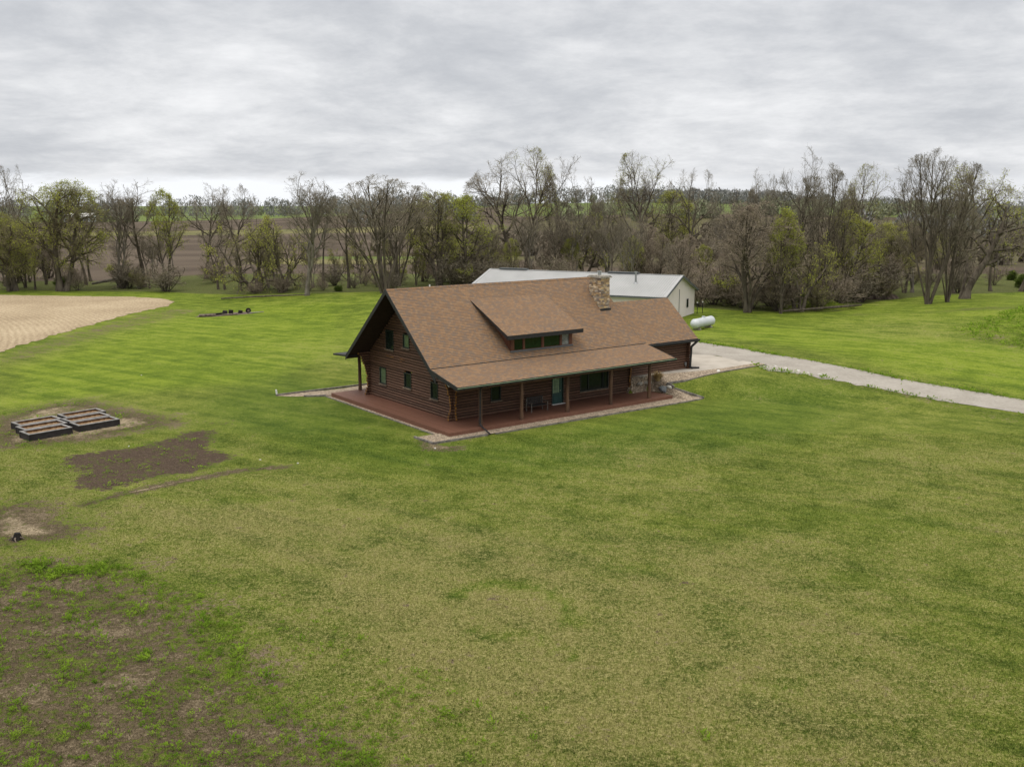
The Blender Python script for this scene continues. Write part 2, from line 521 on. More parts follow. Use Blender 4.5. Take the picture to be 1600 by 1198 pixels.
MT['twig'] = mat('grey_twigs', twig_fn((0.165, 0.145, 0.108), (0.30, 0.262, 0.198)), .95, .05)
MT['redtwig'] = mat('reddish_brown_twigs', twig_fn((0.23, 0.190, 0.145), (0.39, 0.325, 0.25)), .95, .05)
MT['oliveTwig'] = mat('olive_twigs', twig_fn((0.15, 0.135, 0.075), (0.26, 0.235, 0.13)), .95, .05)
def leafmat(name, fn):
    m = bpy.data.materials.new(name); m.use_nodes = True
    g = NT(m.node_tree); col, _ = fn(g)
    a = g.n('ShaderNodeBsdfDiffuse', {'Color': col}); b = g.n('ShaderNodeBsdfTranslucent', {'Color': col})
    g.n('ShaderNodeOutputMaterial', {0: g.n('ShaderNodeMixShader', {0: .42, 1: a.outputs[0], 2: b.outputs[0]}).outputs[0]})
    return m


MT['farwood'] = mat('distant_grey_woods', twig_fn((0.20, 0.205, 0.20), (0.26, 0.265, 0.255)), .95, .05)
MT['fargreen'] = mat('distant_green_woods', twig_fn((0.19, 0.205, 0.13), (0.25, 0.265, 0.17)), .95, .05)
MT['bud'] = leafmat('spring_buds', twig_fn((0.33, 0.35, 0.07), (0.48, 0.50, 0.11)))
MT['budleaf'] = leafmat('fresh_spring_leaves', twig_fn((0.29, 0.33, 0.055), (0.44, 0.47, 0.085)))
MT['darkleaf'] = leafmat('dark_green_leaves', twig_fn((0.065, 0.10, 0.02), (0.12, 0.17, 0.035)))
MT['weed'] = leafmat('bright_weed_leaves', lambda g: (g.mix(g.sm(g.noise(1.1, 5, .7, vec=obj_co(g)), .3, .7), (0.095, 0.180, 0.018), (0.27, 0.39, 0.045)), None))
MT['distbrush'] = mat('distant_brown_brush', twig_fn((0.15, 0.125, 0.095), (0.22, 0.19, 0.145)), .95, .05)
MT['drygrass'] = mat('tan_dry_grass', varied((0.30, 0.21, 0.10), (0.50, 0.38, 0.19), 6), .9)
MT['white_stone'] = mat('white_stone', varied((0.45, 0.44, 0.40), (0.65, 0.64, 0.60), 5, bump=.4), .8)
MT['metalfar'] = mat('far_metal_building', varied((0.50, 0.54, 0.60), (0.60, 0.64, 0.68), .3, bump=0), .6)


def stone_fn(g):
    a = g.n('ShaderNodeAttribute', attribute_name='tone').outputs[0]
    n = g.noise(9, 5, .65, vec=obj_co(g))
    return g.mix(g.mul(n, .3), a, (0.14, 0.10, 0.07)), g.bump(n, .7, .03)


MT['stone'] = mat('chimney_stone', stone_fn, .85)
# ---------------------------------------------------------------- ground outlines (world metres)
P = {
 'field':[(-98.52, 160.34), (-85.67, 160.34), (-78.69, 159.2), (-69.7, 158.08), (-61.88, 156.97), (-56.01, 153.75), (-52.94, 149.64), (-51.47, 142.95), (-52.67, 134.35), (-53.19, 121.85), (-53.21, 109.78), (-52.74, 97.62), (-53.08, 85.09)],
 'mulch':[(-27.25, 55.83), (-25.99, 57.19), (-24.0, 58.13), (-22.48, 60.63), (-21.59, 62.96), (-19.86, 62.96), (-19.1, 59.77), (-19.0, 58.13), (-17.04, 56.88), (-16.43, 55.68), (-17.27, 54.38), (-17.77, 53.01), (-18.74, 52.09), (-20.59, 50.82), (-21.56, 48.91), (-23.24, 49.26), (-24.05, 50.45), (-24.56, 52.61), (-26.27, 53.96)],
 'strip':[(-22.33, 46.5), (-21.2, 48.46), (-18.74, 51.07), (-15.58, 53.69), (-12.58, 54.38), (-12.28, 53.55), (-15.28, 52.61), (-18.1, 50.21), (-20.06, 48.12), (-21.55, 46.19)],
 'bedbare':[(-37.64, 66.28), (-36.02, 71.35), (-33.19, 73.79), (-28.75, 70.19), (-24.78, 67.75), (-22.37, 64.68), (-25.33, 61.5), (-26.7, 59.77), (-29.6, 58.13), (-32.77, 57.34)],
 'leftbare':[(-27.83, 46.5), (-24.47, 47.57), (-22.27, 44.98), (-19.86, 43.74), (-19.71, 41.35), (-21.05, 40.53), (-24.24, 40.13)],
 'frontbare':[(-25.37, 37.87), (-19.44, 39.5), (-16.31, 38.6), (-11.98, 35.21), (-8.83, 30.81), (-6.25, 26.94), (-3.47, 23.62), (-2.59, 21.88), (-14.33, 20.18)],
 'dry':[(-21.04, 46.5), (-16.06, 49.26), (-9.57, 49.26), (-3.17, 45.48), (5.97, 42.64), (13.43, 42.64), (15.75, 37.17), (16.15, 32.34), (16.03, 27.72), (13.22, 20.88), (-7.0, 20.88), (-11.36, 34.01), (-16.31, 38.6)],
 'corner':[(-6.24, 59.77), (-6.05, 60.8), (-4.46, 58.94), (-2.62, 58.61), (-3.17, 57.5), (-4.31, 56.88), (-5.71, 57.19)],
 'weedmound':[(46.95, 101.14), (53.46, 109.12), (62.69, 117.09), (82.94, 134.83), (49.04, 78.44), (49.4, 91.47), (47.55, 95.32)],
 'drydrive':[(23.25, 77.92), (27.76, 77.19), (32.19, 72.75), (36.59, 66.89), (35.23, 64.29), (31.17, 70.31), (26.82, 74.42)],
 'drive':[(18.15, 96.18), (19.08, 94.37), (21.57, 91.35), (23.6, 87.34), (27.74, 81.97), (31.53, 77.43), (35.49, 74.55), (39.13, 71.75), (42.65, 67.82), (39.72, 62.96), (36.95, 67.58), (33.45, 70.06), (29.83, 73.05), (25.91, 76.31), (23.37, 78.34), (21.38, 78.84), (20.99, 80.51), (18.64, 86.21), (15.34, 87.34)],
 'pathleft':[(-18.81, 75.08), (-17.16, 76.4), (-14.5, 77.5), (-13.54, 78.06), (-14.04, 76.4), (-14.32, 74.82), (-16.4, 74.05), (-18.1, 73.79)],
 'fieldfringe':[(-52.28, 96.76), (-52.45, 108.16), (-52.34, 119.88), (-51.75, 131.97), (-49.93, 139.38), (-44.26, 137.67), (-45.31, 127.44), (-46.6, 115.5), (-47.23, 104.58), (-47.39, 93.46), (-48.16, 88.9)],
 'creek':[(39.02, 118.77), (43.86, 121.2), (49.92, 120.18), (56.84, 121.3), (63.47, 118.56), (78.29, 130.07), (67.14, 111.38), (60.85, 113.56), (54.56, 116.32), (47.26, 117.48), (38.92, 116.03)],
 'lush':[(-23.73, 69.5), (-24.01, 93.46), (-12.15, 74.3), (-6.16, 59.77), (-1.64, 59.77), (14.7, 71.83), (19.82, 76.87), (27.54, 73.6), (18.0, 58.13), (3.62, 52.35), (-7.24, 52.35), (-14.8, 58.13)],
 'bright':[(-46.24, 125.28), (-39.46, 147.55), (-22.19, 138.26), (-16.45, 95.49), (-21.68, 79.78), (-32.9, 74.3), (-37.97, 69.5), (-46.69, 86.1), (-46.9, 107.11)],
 'brightr':[(24.39, 113.59), (50.66, 93.9), (55.2, 88.74), (43.53, 69.28), (39.69, 72.83), (32.61, 80.17), (24.99, 92.62), (20.1, 99.53)],
 'ring':[(-2.28, 34.9), (-2.07, 35.71), (-1.41, 36.17), (-0.64, 36.43), (0.0, 36.17), (0.77, 36.23), (1.38, 35.52), (1.96, 34.48), (2.25, 32.6)],
 'ring2':[(-1.49, 32.07), (-0.9, 31.31), (-0.11, 31.71), (0.68, 31.81), (1.32, 30.81), (2.04, 29.96)],
}
# x, y, height, kind, crown width
TREES = [
(-87.2,167.51,13.2,'W',10.1), # px 20
(-78.26,167.51,18.3,'W',12.3), # px 100
(-96.96,188.53,21.8,'A',10.1), # px 28
(-71.8,175.34,18.5,'C',7.0), # px 186
(-67.12,175.34,18.8,'C',8.8), # px 226
(-63.24,176.3,16.9,'G',6.5), # px 262
(-57.88,181.87,17.2,'A',9.1), # px 322
(-50.71,177.93,16.8,'A',8.9), # px 372
(-41.84,157.49,10.8,'L',11.6), # px 402
(-36.78,153.9,11.8,'L',7.7), # px 442
(-31.61,147.87,17.9,'C',8.4), # px 480
(-19.74,148.55,17.4,'V',13.4), # px 601
(-19.17,161.49,15.5,'V',8.6), # px 622
(-12.06,161.49,15.2,'G',8.6), # px 688
(-7.87,164.08,14.6,'G',9.3), # px 728
(0.0,183.17,22.3,'A',12.8), # px 800
(2.44,183.17,23.5,'AG',9.8), # px 820
(10.55,186.5,21.9,'Y',10.0), # px 885
(13.65,183.17,11.6,'L',8.6), # px 912
(24.32,179.95,22.4,'AG',10.6), # px 1003
(29.47,179.95,15.7,'G',6.6), # px 1046
(31.96,173.84,19.3,'A',8.1), # px 1076
(30.04,121.8,13.6,'B',9.8), # px 1168
(33.88,120.33,12.7,'G',4.8), # px 1220
(38.4,129.51,20.3,'A',5.9), # px 1243
(42.81,132.75,18.4,'V',6.6), # px 1282
(36.76,122.47,11.5,'L',7.4), # px 1248
(58.94,160.12,19.5,'AG',7.1), # px 1352
(63.04,157.52,19.1,'C',5.3), # px 1400
(55.63,127.92,19.7,'V',9.0), # px 1450
(58.76,129.21,14.6,'V',5.2), # px 1480
(62.82,134.26,18.0,'K',9.9), # px 1500
(80.1,151.54,17.8,'K',8.1), # px 1592
(39.02,151.87,18.3,'C',4.1), # px 1185
(46.42,136.14,12.5,'G',6.4), # px 1310
(-82.89,188.53,17.2,'A',6.3), # px 140
(-26.83,157.75,14.5,'C',5.3), # px 545
(18.29,183.17,15.8,'C',6.1), # px 950
(7.31,183.17,17.0,'C',5.5), # px 860
(34.2,155.34,15.4,'C',5.2), # px 1130
(-33.59,170.94,15.6,'C',4.6), # px 505
(-15.94,170.94,16.7,'A',5.7), # px 660
(75.24,151.31,16.3,'A',6.1), # px 1545
]


# ---------------------------------------------------------------- ground sheet
def axis(stops):
    out = []
    for a, b, st in stops:
        out += list(np.arange(a, b, st))
    return np.array(out + [stops[-1][1]])


gx = axis([(-3600, -600, 150), (-600, -200, 25), (-200, -60, 4), (-60, 60, .5), (60, 200, 4), (200, 600, 25), (600, 3600, 150)])
gy = axis([(-100, 14, 6), (14, 110, .5), (110, 180, 2), (180, 260, 5), (260, 700, 12), (700, 1200, 50), (1200, 4600, 200)])
XX, YY = np.meshgrid(gx, gy)
ZZ = hgt(XX, YY)
_xh = cT * (XX - X0) + sT * (YY - Y0); _yh = -sT * (XX - X0) + cT * (YY - Y0)
ZZ = np.where((_xh > 18.2) & (_xh < 21.35) & (_yh > -.7) & (_yh < 3.3), ZZ - .22, ZZ)   # cut out under the gravel bed


def sdist(X, Y, poly):
    """signed distance to a polygon, positive inside"""
    P_ = np.array(poly, float); n = len(P_)
    d = np.full(X.shape, 1e9); ins = np.zeros(X.shape, bool)
    for i in range(n):
        a, b = P_[i], P_[(i + 1) % n]
        e = b - a
        t = np.clip(((X - a[0]) * e[0] + (Y - a[1]) * e[1]) / max(e @ e, 1e-9), 0, 1)
        d = np.minimum(d, np.hypot(X - a[0] - t * e[0], Y - a[1] - t * e[1]))
        c = ((a[1] > Y) != (b[1] > Y)) & (X < (b[0] - a[0]) * (Y - a[1]) / ((b[1] - a[1]) or 1e-9) + a[0])
        ins ^= c
    return np.where(ins, d, -d)


def ldist(X, Y, line):
    P_ = np.array(line, float)
    d = np.full(X.shape, 1e9)
    for a, b in zip(P_[:-1], P_[1:]):
        e = b - a
        t = np.clip(((X - a[0]) * e[0] + (Y - a[1]) * e[1]) / max(e @ e, 1e-9), 0, 1)
        d = np.minimum(d, np.hypot(X - a[0] - t * e[0], Y - a[1] - t * e[1]))
    return d


def soft(poly, w_=1.0):
    return SS(sdist(XX, YY, poly) / (2 * w_) + .5)


bare = np.zeros(XX.shape)
bare = np.maximum(bare, soft(P['bedbare'], 2.8) * .66)
bare = np.maximum(bare, soft(P['leftbare'], 2.6) * .70)
bare = np.maximum(bare, soft(P['frontbare'], 3.5) * .60)
bare = np.maximum(bare, soft(P['strip'], .7) * .70)
bare = np.maximum(bare, soft(P['corner'], .35) * .62)
bare = np.maximum(bare, soft(P['fieldfringe'], 1.6) * .36)
bare = np.maximum(bare, soft(P['drydrive'], .8) * .30)
bare = np.maximum(bare, np.exp(-((XX - 49) / 3.0) ** 2 - ((YY - 97) / 5) ** 2) * .42)
bare = np.maximum(bare, SS(1 - ldist(XX, YY, P['drive'][:11]) / 1.2) * .42)
dry = soft(P['dry'], 7.0) * 1.0
dry = np.maximum(dry, soft(P['frontbare'], 3.0) * .8)
dry = np.maximum(dry, soft(P['bedbare'], 3.0) * .55)
dry = np.maximum(dry, np.exp(-((XX - 11) / 9) ** 2 - ((YY - 56) / 4.5) ** 2) * .62)
dry = np.maximum(dry, np.exp(-((XX - 44) / 9) ** 2 - ((YY - 104) / 9) ** 2) * .45)
dry = np.maximum(dry, soft(P['fieldfringe'], 3) * .45)
dry = np.maximum(dry, np.exp(-((XX + 20) / 8) ** 2 - ((YY - 96) / 14) ** 2) * .28)
# base dryness of the front lawn
dry = np.maximum(dry, .44 * SS((66 - YY) / 14) * (1 - .8 * soft(P['lush'], 3)))
lush = soft(P['lush'], 3.5) * .95
ringm = SS(1 - ldist(XX, YY, P['ring']) / .55) * .95 + SS(1 - ldist(XX, YY, P['ring2']) / .5) * .6
dry = dry * (1 - .65 * SS(ringm * 1.6)); lush = np.maximum(lush, ringm * 1.1)
for cx, cy, rx, ry in [(14, 37, 1.6, .9), (4.8, 38, 1.5, .8), (15.5, 45, 3, 1.2), (-14, 47.5, 2.5, .8), (8.5, 28, 1.0, .5), (-12.5, 33.5, 1.2, .5), (-15, 47.6, 2, .5), (19, 44, 3, 2), (16.5, 60, 5, 3)]:
    k = np.exp(-((XX - cx) / rx) ** 2 - ((YY - cy) / ry) ** 2)
    lush = np.maximum(lush, k * .6); dry = dry * (1 - .5 * k)
bright = np.maximum(soft(P['bright'], 5.0), soft(P['brightr'], 5.0)) * .85
bright = np.maximum(bright, .62 * SS((YY - 80) / 25) * (YY < 175))
mulch = soft(P['mulch'], .9)
for cx, cy, r in [(-24.2, 43.4, .8), (-21.5, 43.9, .9), (-24.0, 66.0, 1.6), (-20.5, 65.0, 1.2), (-13.4, 53.9, .8), (-2.9, 57.8, .35), (-9.5, 40.2, .5), (7.2, 36.5, .6), (-33, 69, .8)]:
    mulch = np.maximum(mulch, .62 * np.exp(-((XX - cx) / r) ** 2 - ((YY - cy) / (r * .45)) ** 2))
# undergrowth floor beneath the trees: everything behind the wood's front line
front = np.interp(XX, [-140, -90, -60, -45, -30, -15, 10, 24, 29, 35, 42, 50, 62, 80, 120], [171, 169, 166, 156, 149, 152, 160, 128, 124, 121.5, 123, 133, 142, 150, 165])
under = SS((YY - front + 2) / 4) * (YY < 232)
under = np.maximum(under, soft(P['weedmound'], 2) * .12)
under = np.maximum(under, soft(P['creek'], 3.0) * .6)
farR = SS((XX + 25) / 40)
plo = SS((YY - 186) / 8) * (1 - SS((YY - 620) / 60))
tan_ = np.zeros(XX.shape)
tan_ = np.maximum(tan_, SS((YY - 218) / 6) * (1 - SS((YY - 238) / 6)) * (1 - farR) * (XX > -62))
tan_ = np.maximum(tan_, SS((YY - 372) / 8) * (1 - SS((YY - 402) / 8)) * (1 - farR))
tan_ = np.maximum(tan_, farR * SS((YY - 200) / 12) * (1 - SS((YY - 430) / 30)) * .36)
grn = SS((YY - 560) / 50) * (XX < -60) + farR * SS((YY - 440) / 40) * (YY < 900)
grn = np.maximum(grn, SS((YY - 236) / 4) * (1 - SS((YY - 250) / 5)) * (1 - farR) * (XX > -50) * .8)
grn = np.maximum(grn, SS((YY - 700) / 60) * .35)
grn = np.clip(grn, 0, 1)
plo = plo * (1 - np.clip(grn, 0, 1)) * (1 - np.clip(tan_ * 1.2, 0, 1))
one = np.ones(XX.size)
attr = {'m1': np.stack([bare.ravel(), dry.ravel(), mulch.ravel(), one], 1),
        'm2': np.stack([lush.ravel(), bright.ravel(), under.ravel(), one], 1),
        'm3': np.stack([plo.ravel(), grn.ravel(), tan_.ravel(), one], 1)}
ny, nx = XX.shape
I = np.arange(nx * ny).reshape(ny, nx)
F = np.stack([I[:-1, :-1].ravel(), I[:-1, 1:].ravel(), I[1:, 1:].ravel(), I[1:, :-1].ravel()], 1)
ground = mesh_np('ground', np.stack([XX.ravel(), YY.ravel(), ZZ.ravel()], 1), F, MT['ground'], attr=attr, smooth=True)
tag(ground, 'mown lawn and bare earth around the log house', kind='structure')


def roughen(poly, step, jit, closed=True):
    out = []
    n = len(poly)
    for i in range(n if closed else n - 1):
        a, b = np.array(poly[i], float), np.array(poly[(i + 1) % n], float)
        L = np.linalg.norm(b - a); k = max(1, int(L / step))
        for j in range(k):
            p = a + (b - a) * j / k
            out.append((p[0] + random.gauss(0, jit), p[1] + random.gauss(0, jit)))
    return out


def drape(name, poly, zoff, m, res=1.0, label=None, thick=0.0):
    Pp = [Vector(p) for p in poly]
    n = len(Pp)
    xs = [p[0] for p in poly]; ys = [p[1] for p in poly]
    gxx, gyy = np.meshgrid(np.arange(min(xs), max(xs), res), np.arange(min(ys), max(ys), res))
    s = sdist(gxx, gyy, poly)
    inner = [(float(a), float(b)) for a, b, c in zip(gxx.ravel(), gyy.ravel(), s.ravel()) if c > res * .4]
    V = Pp + [Vector(p) for p in inner]
    edges = [(i, (i + 1) % n) for i in range(n)]
    v2, e2, f2, *_ = delaunay_2d_cdt(V, edges, [], 1, 1e-5)
    co = [(p.x, p.y, H1(p.x, p.y) + zoff) for p in v2]
    me = bpy.data.meshes.new(name)
    me.from_pydata(co, [], [tuple(f) for f in f2])
    me.materials.append(m)
    me.update()
    if sum(p.normal.z for p in me.polygons) < 0: me.flip_normals()
    o = bpy.data.objects.new(name, me); C.objects.link(o)
    tag(o, label, kind='structure')
    return o


drape('stubble_field', roughen(P['field'], .8, .22), .03, MT['field'], 6.0, 'pale corn stubble field with curved rows on the left')
drape('gravel_driveway', roughen(P['drive'], .5, .10), .025, MT['road'], .6, 'pale gravel driveway curving past the garage to the right edge')
H = lambda x, y: h2w(x, y)[:2]


def hpoly(pts): return [H(*p) for p in pts]


drape('gravel_bed', roughen(hpoly([(-1.9, 1.2), (-1.75, -.75), (2.4, -.95), (12, -1.1), (22.6, -1.45), (21.5, .35), (21.35, 1.1), (23.0, 1.0), (25.3, .8), (33.0, .75), (33.0, 1.6), (28.4, 1.6), (23.8, 2.3), (21.2, 2.9), (19.3, 3.2), (18.3, 3.2), (18.3, .2), (.2, .2), (.2, 1.2)]), .4, .02), .075, MT['gravel'], .25, 'river gravel bed around the porch deck')
drape('gravel_edge_strip', roughen(hpoly([(-.34, 1.2), (.1, 1.2), (.1, 17.4), (-.3, 17.4)]), .4, .05), .02, MT['gravel'], .5, 'thin gravel strip along the gable side of the deck')
drape('gravel_path', roughen(hpoly([(-3.5, 19.8), (-1.3, 19.85), (1.6, 19.4), (5.5, 19.8), (5.5, 17.2), (-.3, 17.2), (-1.8, 18.3)]), .4, .04), .02, MT['gravel'], .5, 'short gravel path behind the deck')
drape('ash_patch', roughen([(-42.6, 128.3), (-40.3, 128.9), (-38.0, 130.8), (-36.2, 132.6), (-35.6, 134.2), (-37.6, 134.9), (-39.6, 133.6), (-41.2, 131.6), (-42.9, 130.2)], .5, .12), .02, MT['ash'], .6, 'dark burnt patch of ash on the back lawn')

# concrete slab of the garage: a solid pad standing on the slope
sl = MB()
top = [(19.05, 2.95), (21.0, 2.75), (23.8, 2.3), (28.4, 1.6), (32.9, 1.55), (33.5, 11.0), (19.05, 11.0)]
tv = [(*H(*p), 1.425) for p in top]; bv = [(*H(*p), -.4) for p in top]
sl.quad(tv)
for i in range(len(top)):
    j = (i + 1) % len(top)
    sl.quad([bv[i], bv[j], tv[j], tv[i]])
tag(sl.build('concrete_slab', MT['concrete']), 'pale concrete apron in front of the garage', kind='structure')

# creek bank soil heap at the right, among the trees
def mound(name, cx, cy, rx, ry, hh, m, seed, label):
    rng = np.random.default_rng(seed)
    a = np.linspace(0, 2 * np.pi, 28, endpoint=False); rr = np.linspace(0, 1, 8)
    V = [(cx, cy, H1(cx, cy) + hh)]; Fq = []
    nz = rng.uniform(.75, 1.2, 28)
    for r in rr[1:]:
        for k, t in enumerate(a):
            x = cx + rx * r * nz[k] * math.cos(t); y = cy + ry * r * nz[k] * math.sin(t)
            V.append((x, y, H1(x, y) - .05 + hh * (1 - r ** 2) * rng.uniform(.7, 1.25)))
    me = bpy.data.meshes.new(name)
    Fq = [(0, 1 + k, 1 + (k + 1) % 28) for k in range(28)]
    for i in range(6):
        for k in range(28):
            Fq.append((1 + i * 28 + k, 1 + (i + 1) * 28 + k, 1 + (i + 1) * 28 + (k + 1) % 28, 1 + i * 28 + (k + 1) % 28))
    me.from_pydata(V, [], Fq); me.materials.append(m); me.update()
    o = bpy.data.objects.new(name, me); C.objects.link(o)
    tag(o, label, kind='structure')
    return o


mound('soil_bank', 52.5, 138.5, 3.2, 1.6, 1.9, MT['ash'], 3, 'brown eroded soil bank below the trees at right')
mound('creek_bank', 40.0, 126.0, 5.0, 2.2, 1.2, MT['ground'], 5, 'grassy bank at the foot of the trees')
# ---------------------------------------------------------------- the log house (local x along the ridge, y to the back)
house = empty('log_house', (X0, Y0, 0), TH)
tag(house, 'dark stained log house with brown shingle roof, wraparound porch deck and stone chimney', 'house')
GX, FY, BY, RX = 2.30, 3.0, 14.72, 18.9       # gable wall, front wall, back wall, right wall
YR, ZR = 8.86, 9.02                            # main ridge
YB, ZB = 2.97, 3.96                            # break line between steep roof and porch roof
SL = (ZR - ZB) / (YR - YB)
XL, XM, XG = .52, 20.5, 26.79                  # roof left end, main right end, garage right end
YRG, ZRG = 6.60, ZB + SL * (6.60 - YB)


def ext(z, a=.42, b=.40):
    """how far the log ends flare past a corner at height z"""
    return a * .75 + b * (((z - 1.25) / 1.9) ** 2 if z > 1.25 else .55 * ((1.25 - z) / 1.0) ** 2)


def logwall(name, ax, fixed, z0, z1, lo, hi, openings=(), parent=None, r=.086, pitch=.2):
    mb = MB()
    n = int((z1 - z0) / pitch)
    for i in range(n):
        z = z0 + (i + .5) * pitch
        segs = [(lo(z), hi(z))]
        if segs[0][1] - segs[0][0] < .15: continue
        for (a, b, c, d) in openings:
            if c - .03 < z < d + .03:
                ns = []
                for s0, s1 in segs:
                    if a > s0 and b < s1: ns += [(s0, a), (b, s1)]
                    else: ns.append((s0, s1))
                segs = ns
        for s0, s1 in segs:
            k = max(1, int((s1 - s0) / 3.2))
            j0, j1 = random.uniform(-.05, .05), random.uniform(-.05, .05)
            zj = random.uniform(-.006, .006); rj = r + random.uniform(-.004, .006)
            if ax == 'y': mb.box(fixed - .012, fixed + .012, s0 + .06, s1 - .06, z - .1, z + .1, 2)  # dark backing added to paint the shade in the grooves between logs
            else: mb.box(s0 + .06, s1 - .06, fixed - .012, fixed + .012, z - .1, z + .1, 2)
            if ax == 'y': mb.cyl((fixed, s0 + j0, z + zj), (fixed, s1 + j1, z + zj), rj, n=9, cap=1)
            else: mb.cyl((s0 + j0, fixed, z + zj), (s1 + j1, fixed, z + zj), rj, n=9, cap=1)
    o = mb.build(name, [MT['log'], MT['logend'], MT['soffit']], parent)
    me = o.data
    return o


gab_op = [(10.90, 12.05, 4.22, 5.68), (8.62, 9.52, 4.60, 5.64), (12.12, 13.12, 1.42, 2.70), (8.45, 9.45, 1.66, 2.78), (4.85, 5.80, 1.42, 2.62)]
fr_op = [(5.42, 6.30, 1.25, 2.50), (11.0, 12.1, .30, 2.45), (13.78, 16.68, .96, 2.32)]


def gy0(z):
    base = FY - ext(z, .35, .28)
    return base if z < 3.3 else max(FY - .35, YB + (z - ZB) / SL + .42)


def gy1(z):
    return 2 * YR - (YB + (z - ZB) / SL + .42) if z > 3.3 else BY + ext(z, .35, .28)


gable_wall = logwall('gable_wall', 'y', GX, .3, 8.6, gy0, gy1, gab_op, house)
front_wall = logwall('front_wall', 'x', FY, .3, 3.75, lambda z: GX - ext(z), lambda z: RX + ext(z, .36, .25), fr_op, house)
back_wall = logwall('back_wall', 'x', BY, .3, 3.75, lambda z: GX - ext(z, .42, .45), lambda z: RX + .3, [(6, 7.2, 1.2, 2.5), (10, 12, .3, 2.4)], house)
right_wall = logwall('side_wall', 'y', RX, .3, 3.9, lambda z: FY - ext(z, .3, .2), lambda z: BY + .3, (), house)
garage_front = logwall('garage_front_wall', 'x', 3.55, 1.4, 4.0, lambda z: RX + .2, lambda z: 26.1 + ext(z - .9, .36, .32), (), house)
_le = MT['logend']; MT['logend'] = MT['log']
garage_side = logwall('garage_side_wall', 'y', 26.1, 1.4, 6.8, lambda z: (3.55 - .38) if z < 3.8 else YB + (z - ZB) / SL + .35,
                      lambda z: (9.65 + .38) if z < 3.8 else 2 * YRG - (YB + (z - ZB) / SL + .35), [(4.6, 8.6, 1.4, 3.6)], house)
MT['logend'] = _le
garage_back = logwall('garage_back_wall', 'x', 9.65, 1.4, 4.0, lambda z: RX + .2, lambda z: 26.1 + .36, (), house)
b = MB(); b.box(26.0, 26.06, 4.6, 8.6, 1.43, 3.6); gd = b.build('garage_door', MT['trimwood'], house)
b = MB()
for k in range(4): b.box(26.06, 26.09, 4.65, 8.55, 1.47 + k * .53, 1.93 + k * .53)
b.build('door_panel', MT['trimwood'], gd)


def window(parent, name, face, c, a0, a1, z0, z1, lights=1, glassm='glass', splits=None, sill=True, out=-1):
    """face 'x' = wall plane x=c seen from -x ; face 'y' = wall plane y=c seen from -y"""
    w_, dpt = .07, .10
    def bx(m, u0, u1, d0, d1, zz0, zz1, mi=0):
        if face == 'x': m.box(c + d0, c + d1, u0, u1, zz0, zz1, mi)
        else: m.box(u0, u1, c + d0, c + d1, zz0, zz1, mi)
    m = MB()
    bx(m, a0, a0 + w_, -dpt, .05, z0, z1); bx(m, a1 - w_, a1, -dpt, .05, z0, z1)
    bx(m, a0 + w_, a1 - w_, -dpt, .05, z1 - w_, z1); bx(m, a0 + w_, a1 - w_, -dpt, .05, z0, z0 + w_)
    cuts = splits or [a0 + (a1 - a0) * k / lights for k in range(1, lights)]
    for q in cuts: bx(m, q - .03, q + .03, -dpt + .01, .05, z0 + w_, z1 - w_)
    f = m.build(name, MT['frame'], parent)
    ed = [a0 + w_] + list(cuts) + [a1 - w_]
    for k in range(len(ed) - 1):
        g_ = MB()
        l, r_ = ed[k] + (.03 if k else 0), ed[k + 1] - (.03 if k < len(ed) - 2 else 0)
        bx(g_, l, r_, -.02, .0, z0 + w_, z1 - w_)
        g_.build('pane', MT[glassm], f)
    if sill:
        s_ = MB(); bx(s_, a0 - .08, a1 + .08, -.19, -.03, z0 - .07, z0 - .005); s_.build('sill', MT['sill'], f)
    return f


gl = ['glass', 'blind', 'blind', 'glass', 'glass']
for (a, b_, c_, d_), gm in zip(gab_op, gl):
    window(house, 'window', 'x', GX, a, b_, c_, d_, glassm=gm)
a, b_, c_, d_ = fr_op[0]; window(house, 'window', 'y', FY, a, b_, c_, d_)
a, b_, c_, d_ = fr_op[2]; window(house, 'picture_window', 'y', FY, a, b_, c_, d_, splits=[14.62, 16.1])

# front door
m = MB(); m.box(10.98, 11.05, FY - .10, FY + .1, .3, 2.45); m.box(12.05, 12.12, FY - .10, FY + .1, .3, 2.45); m.box(11.05, 12.05, FY - .1, FY + .1, 2.38, 2.45)
dfr = m.build('front_door', MT['frame'], house)
m = MB(); m.box(11.05, 11.13, FY - .03, FY + .02, .34, 2.38); m.box(11.75, 12.05, FY - .03, FY + .02, .34, 2.38)
m.box(11.13, 11.75, FY - .03, FY + .02, .34, 1.15); m.box(11.13, 11.75, FY - .03, FY + .02, 2.28, 2.38)
m.box(11.2, 11.68, FY - .045, FY - .031, .45, 1.02)
m.build('door_leaf', MT['door'], dfr)
m = MB(); m.box(11.13, 11.75, FY - .015, FY + .005, 1.15, 2.28); m.build('pane', MT['doorglass'], dfr)
m = MB()
for q in (11.28, 11.44, 11.60): m.box(q - .008, q + .008, FY - .03, FY - .017, 1.15, 2.28)
for q in (1.43, 1.71, 1.99): m.box(11.13, 11.75, FY - .0335, FY - .0305, q - .008, q + .008)
m.build('glazing_bar', MT['door'], dfr)
m = MB(); m.box(10.95, 12.15, FY - .28, FY - .11, .305, .345); m.build('threshold', MT['white'], dfr)
m = MB(); m.cyl((11.83, FY - .03, 1.3), (11.83, FY - .09, 1.3), .03); m.build('handle', MT['steel'], dfr)

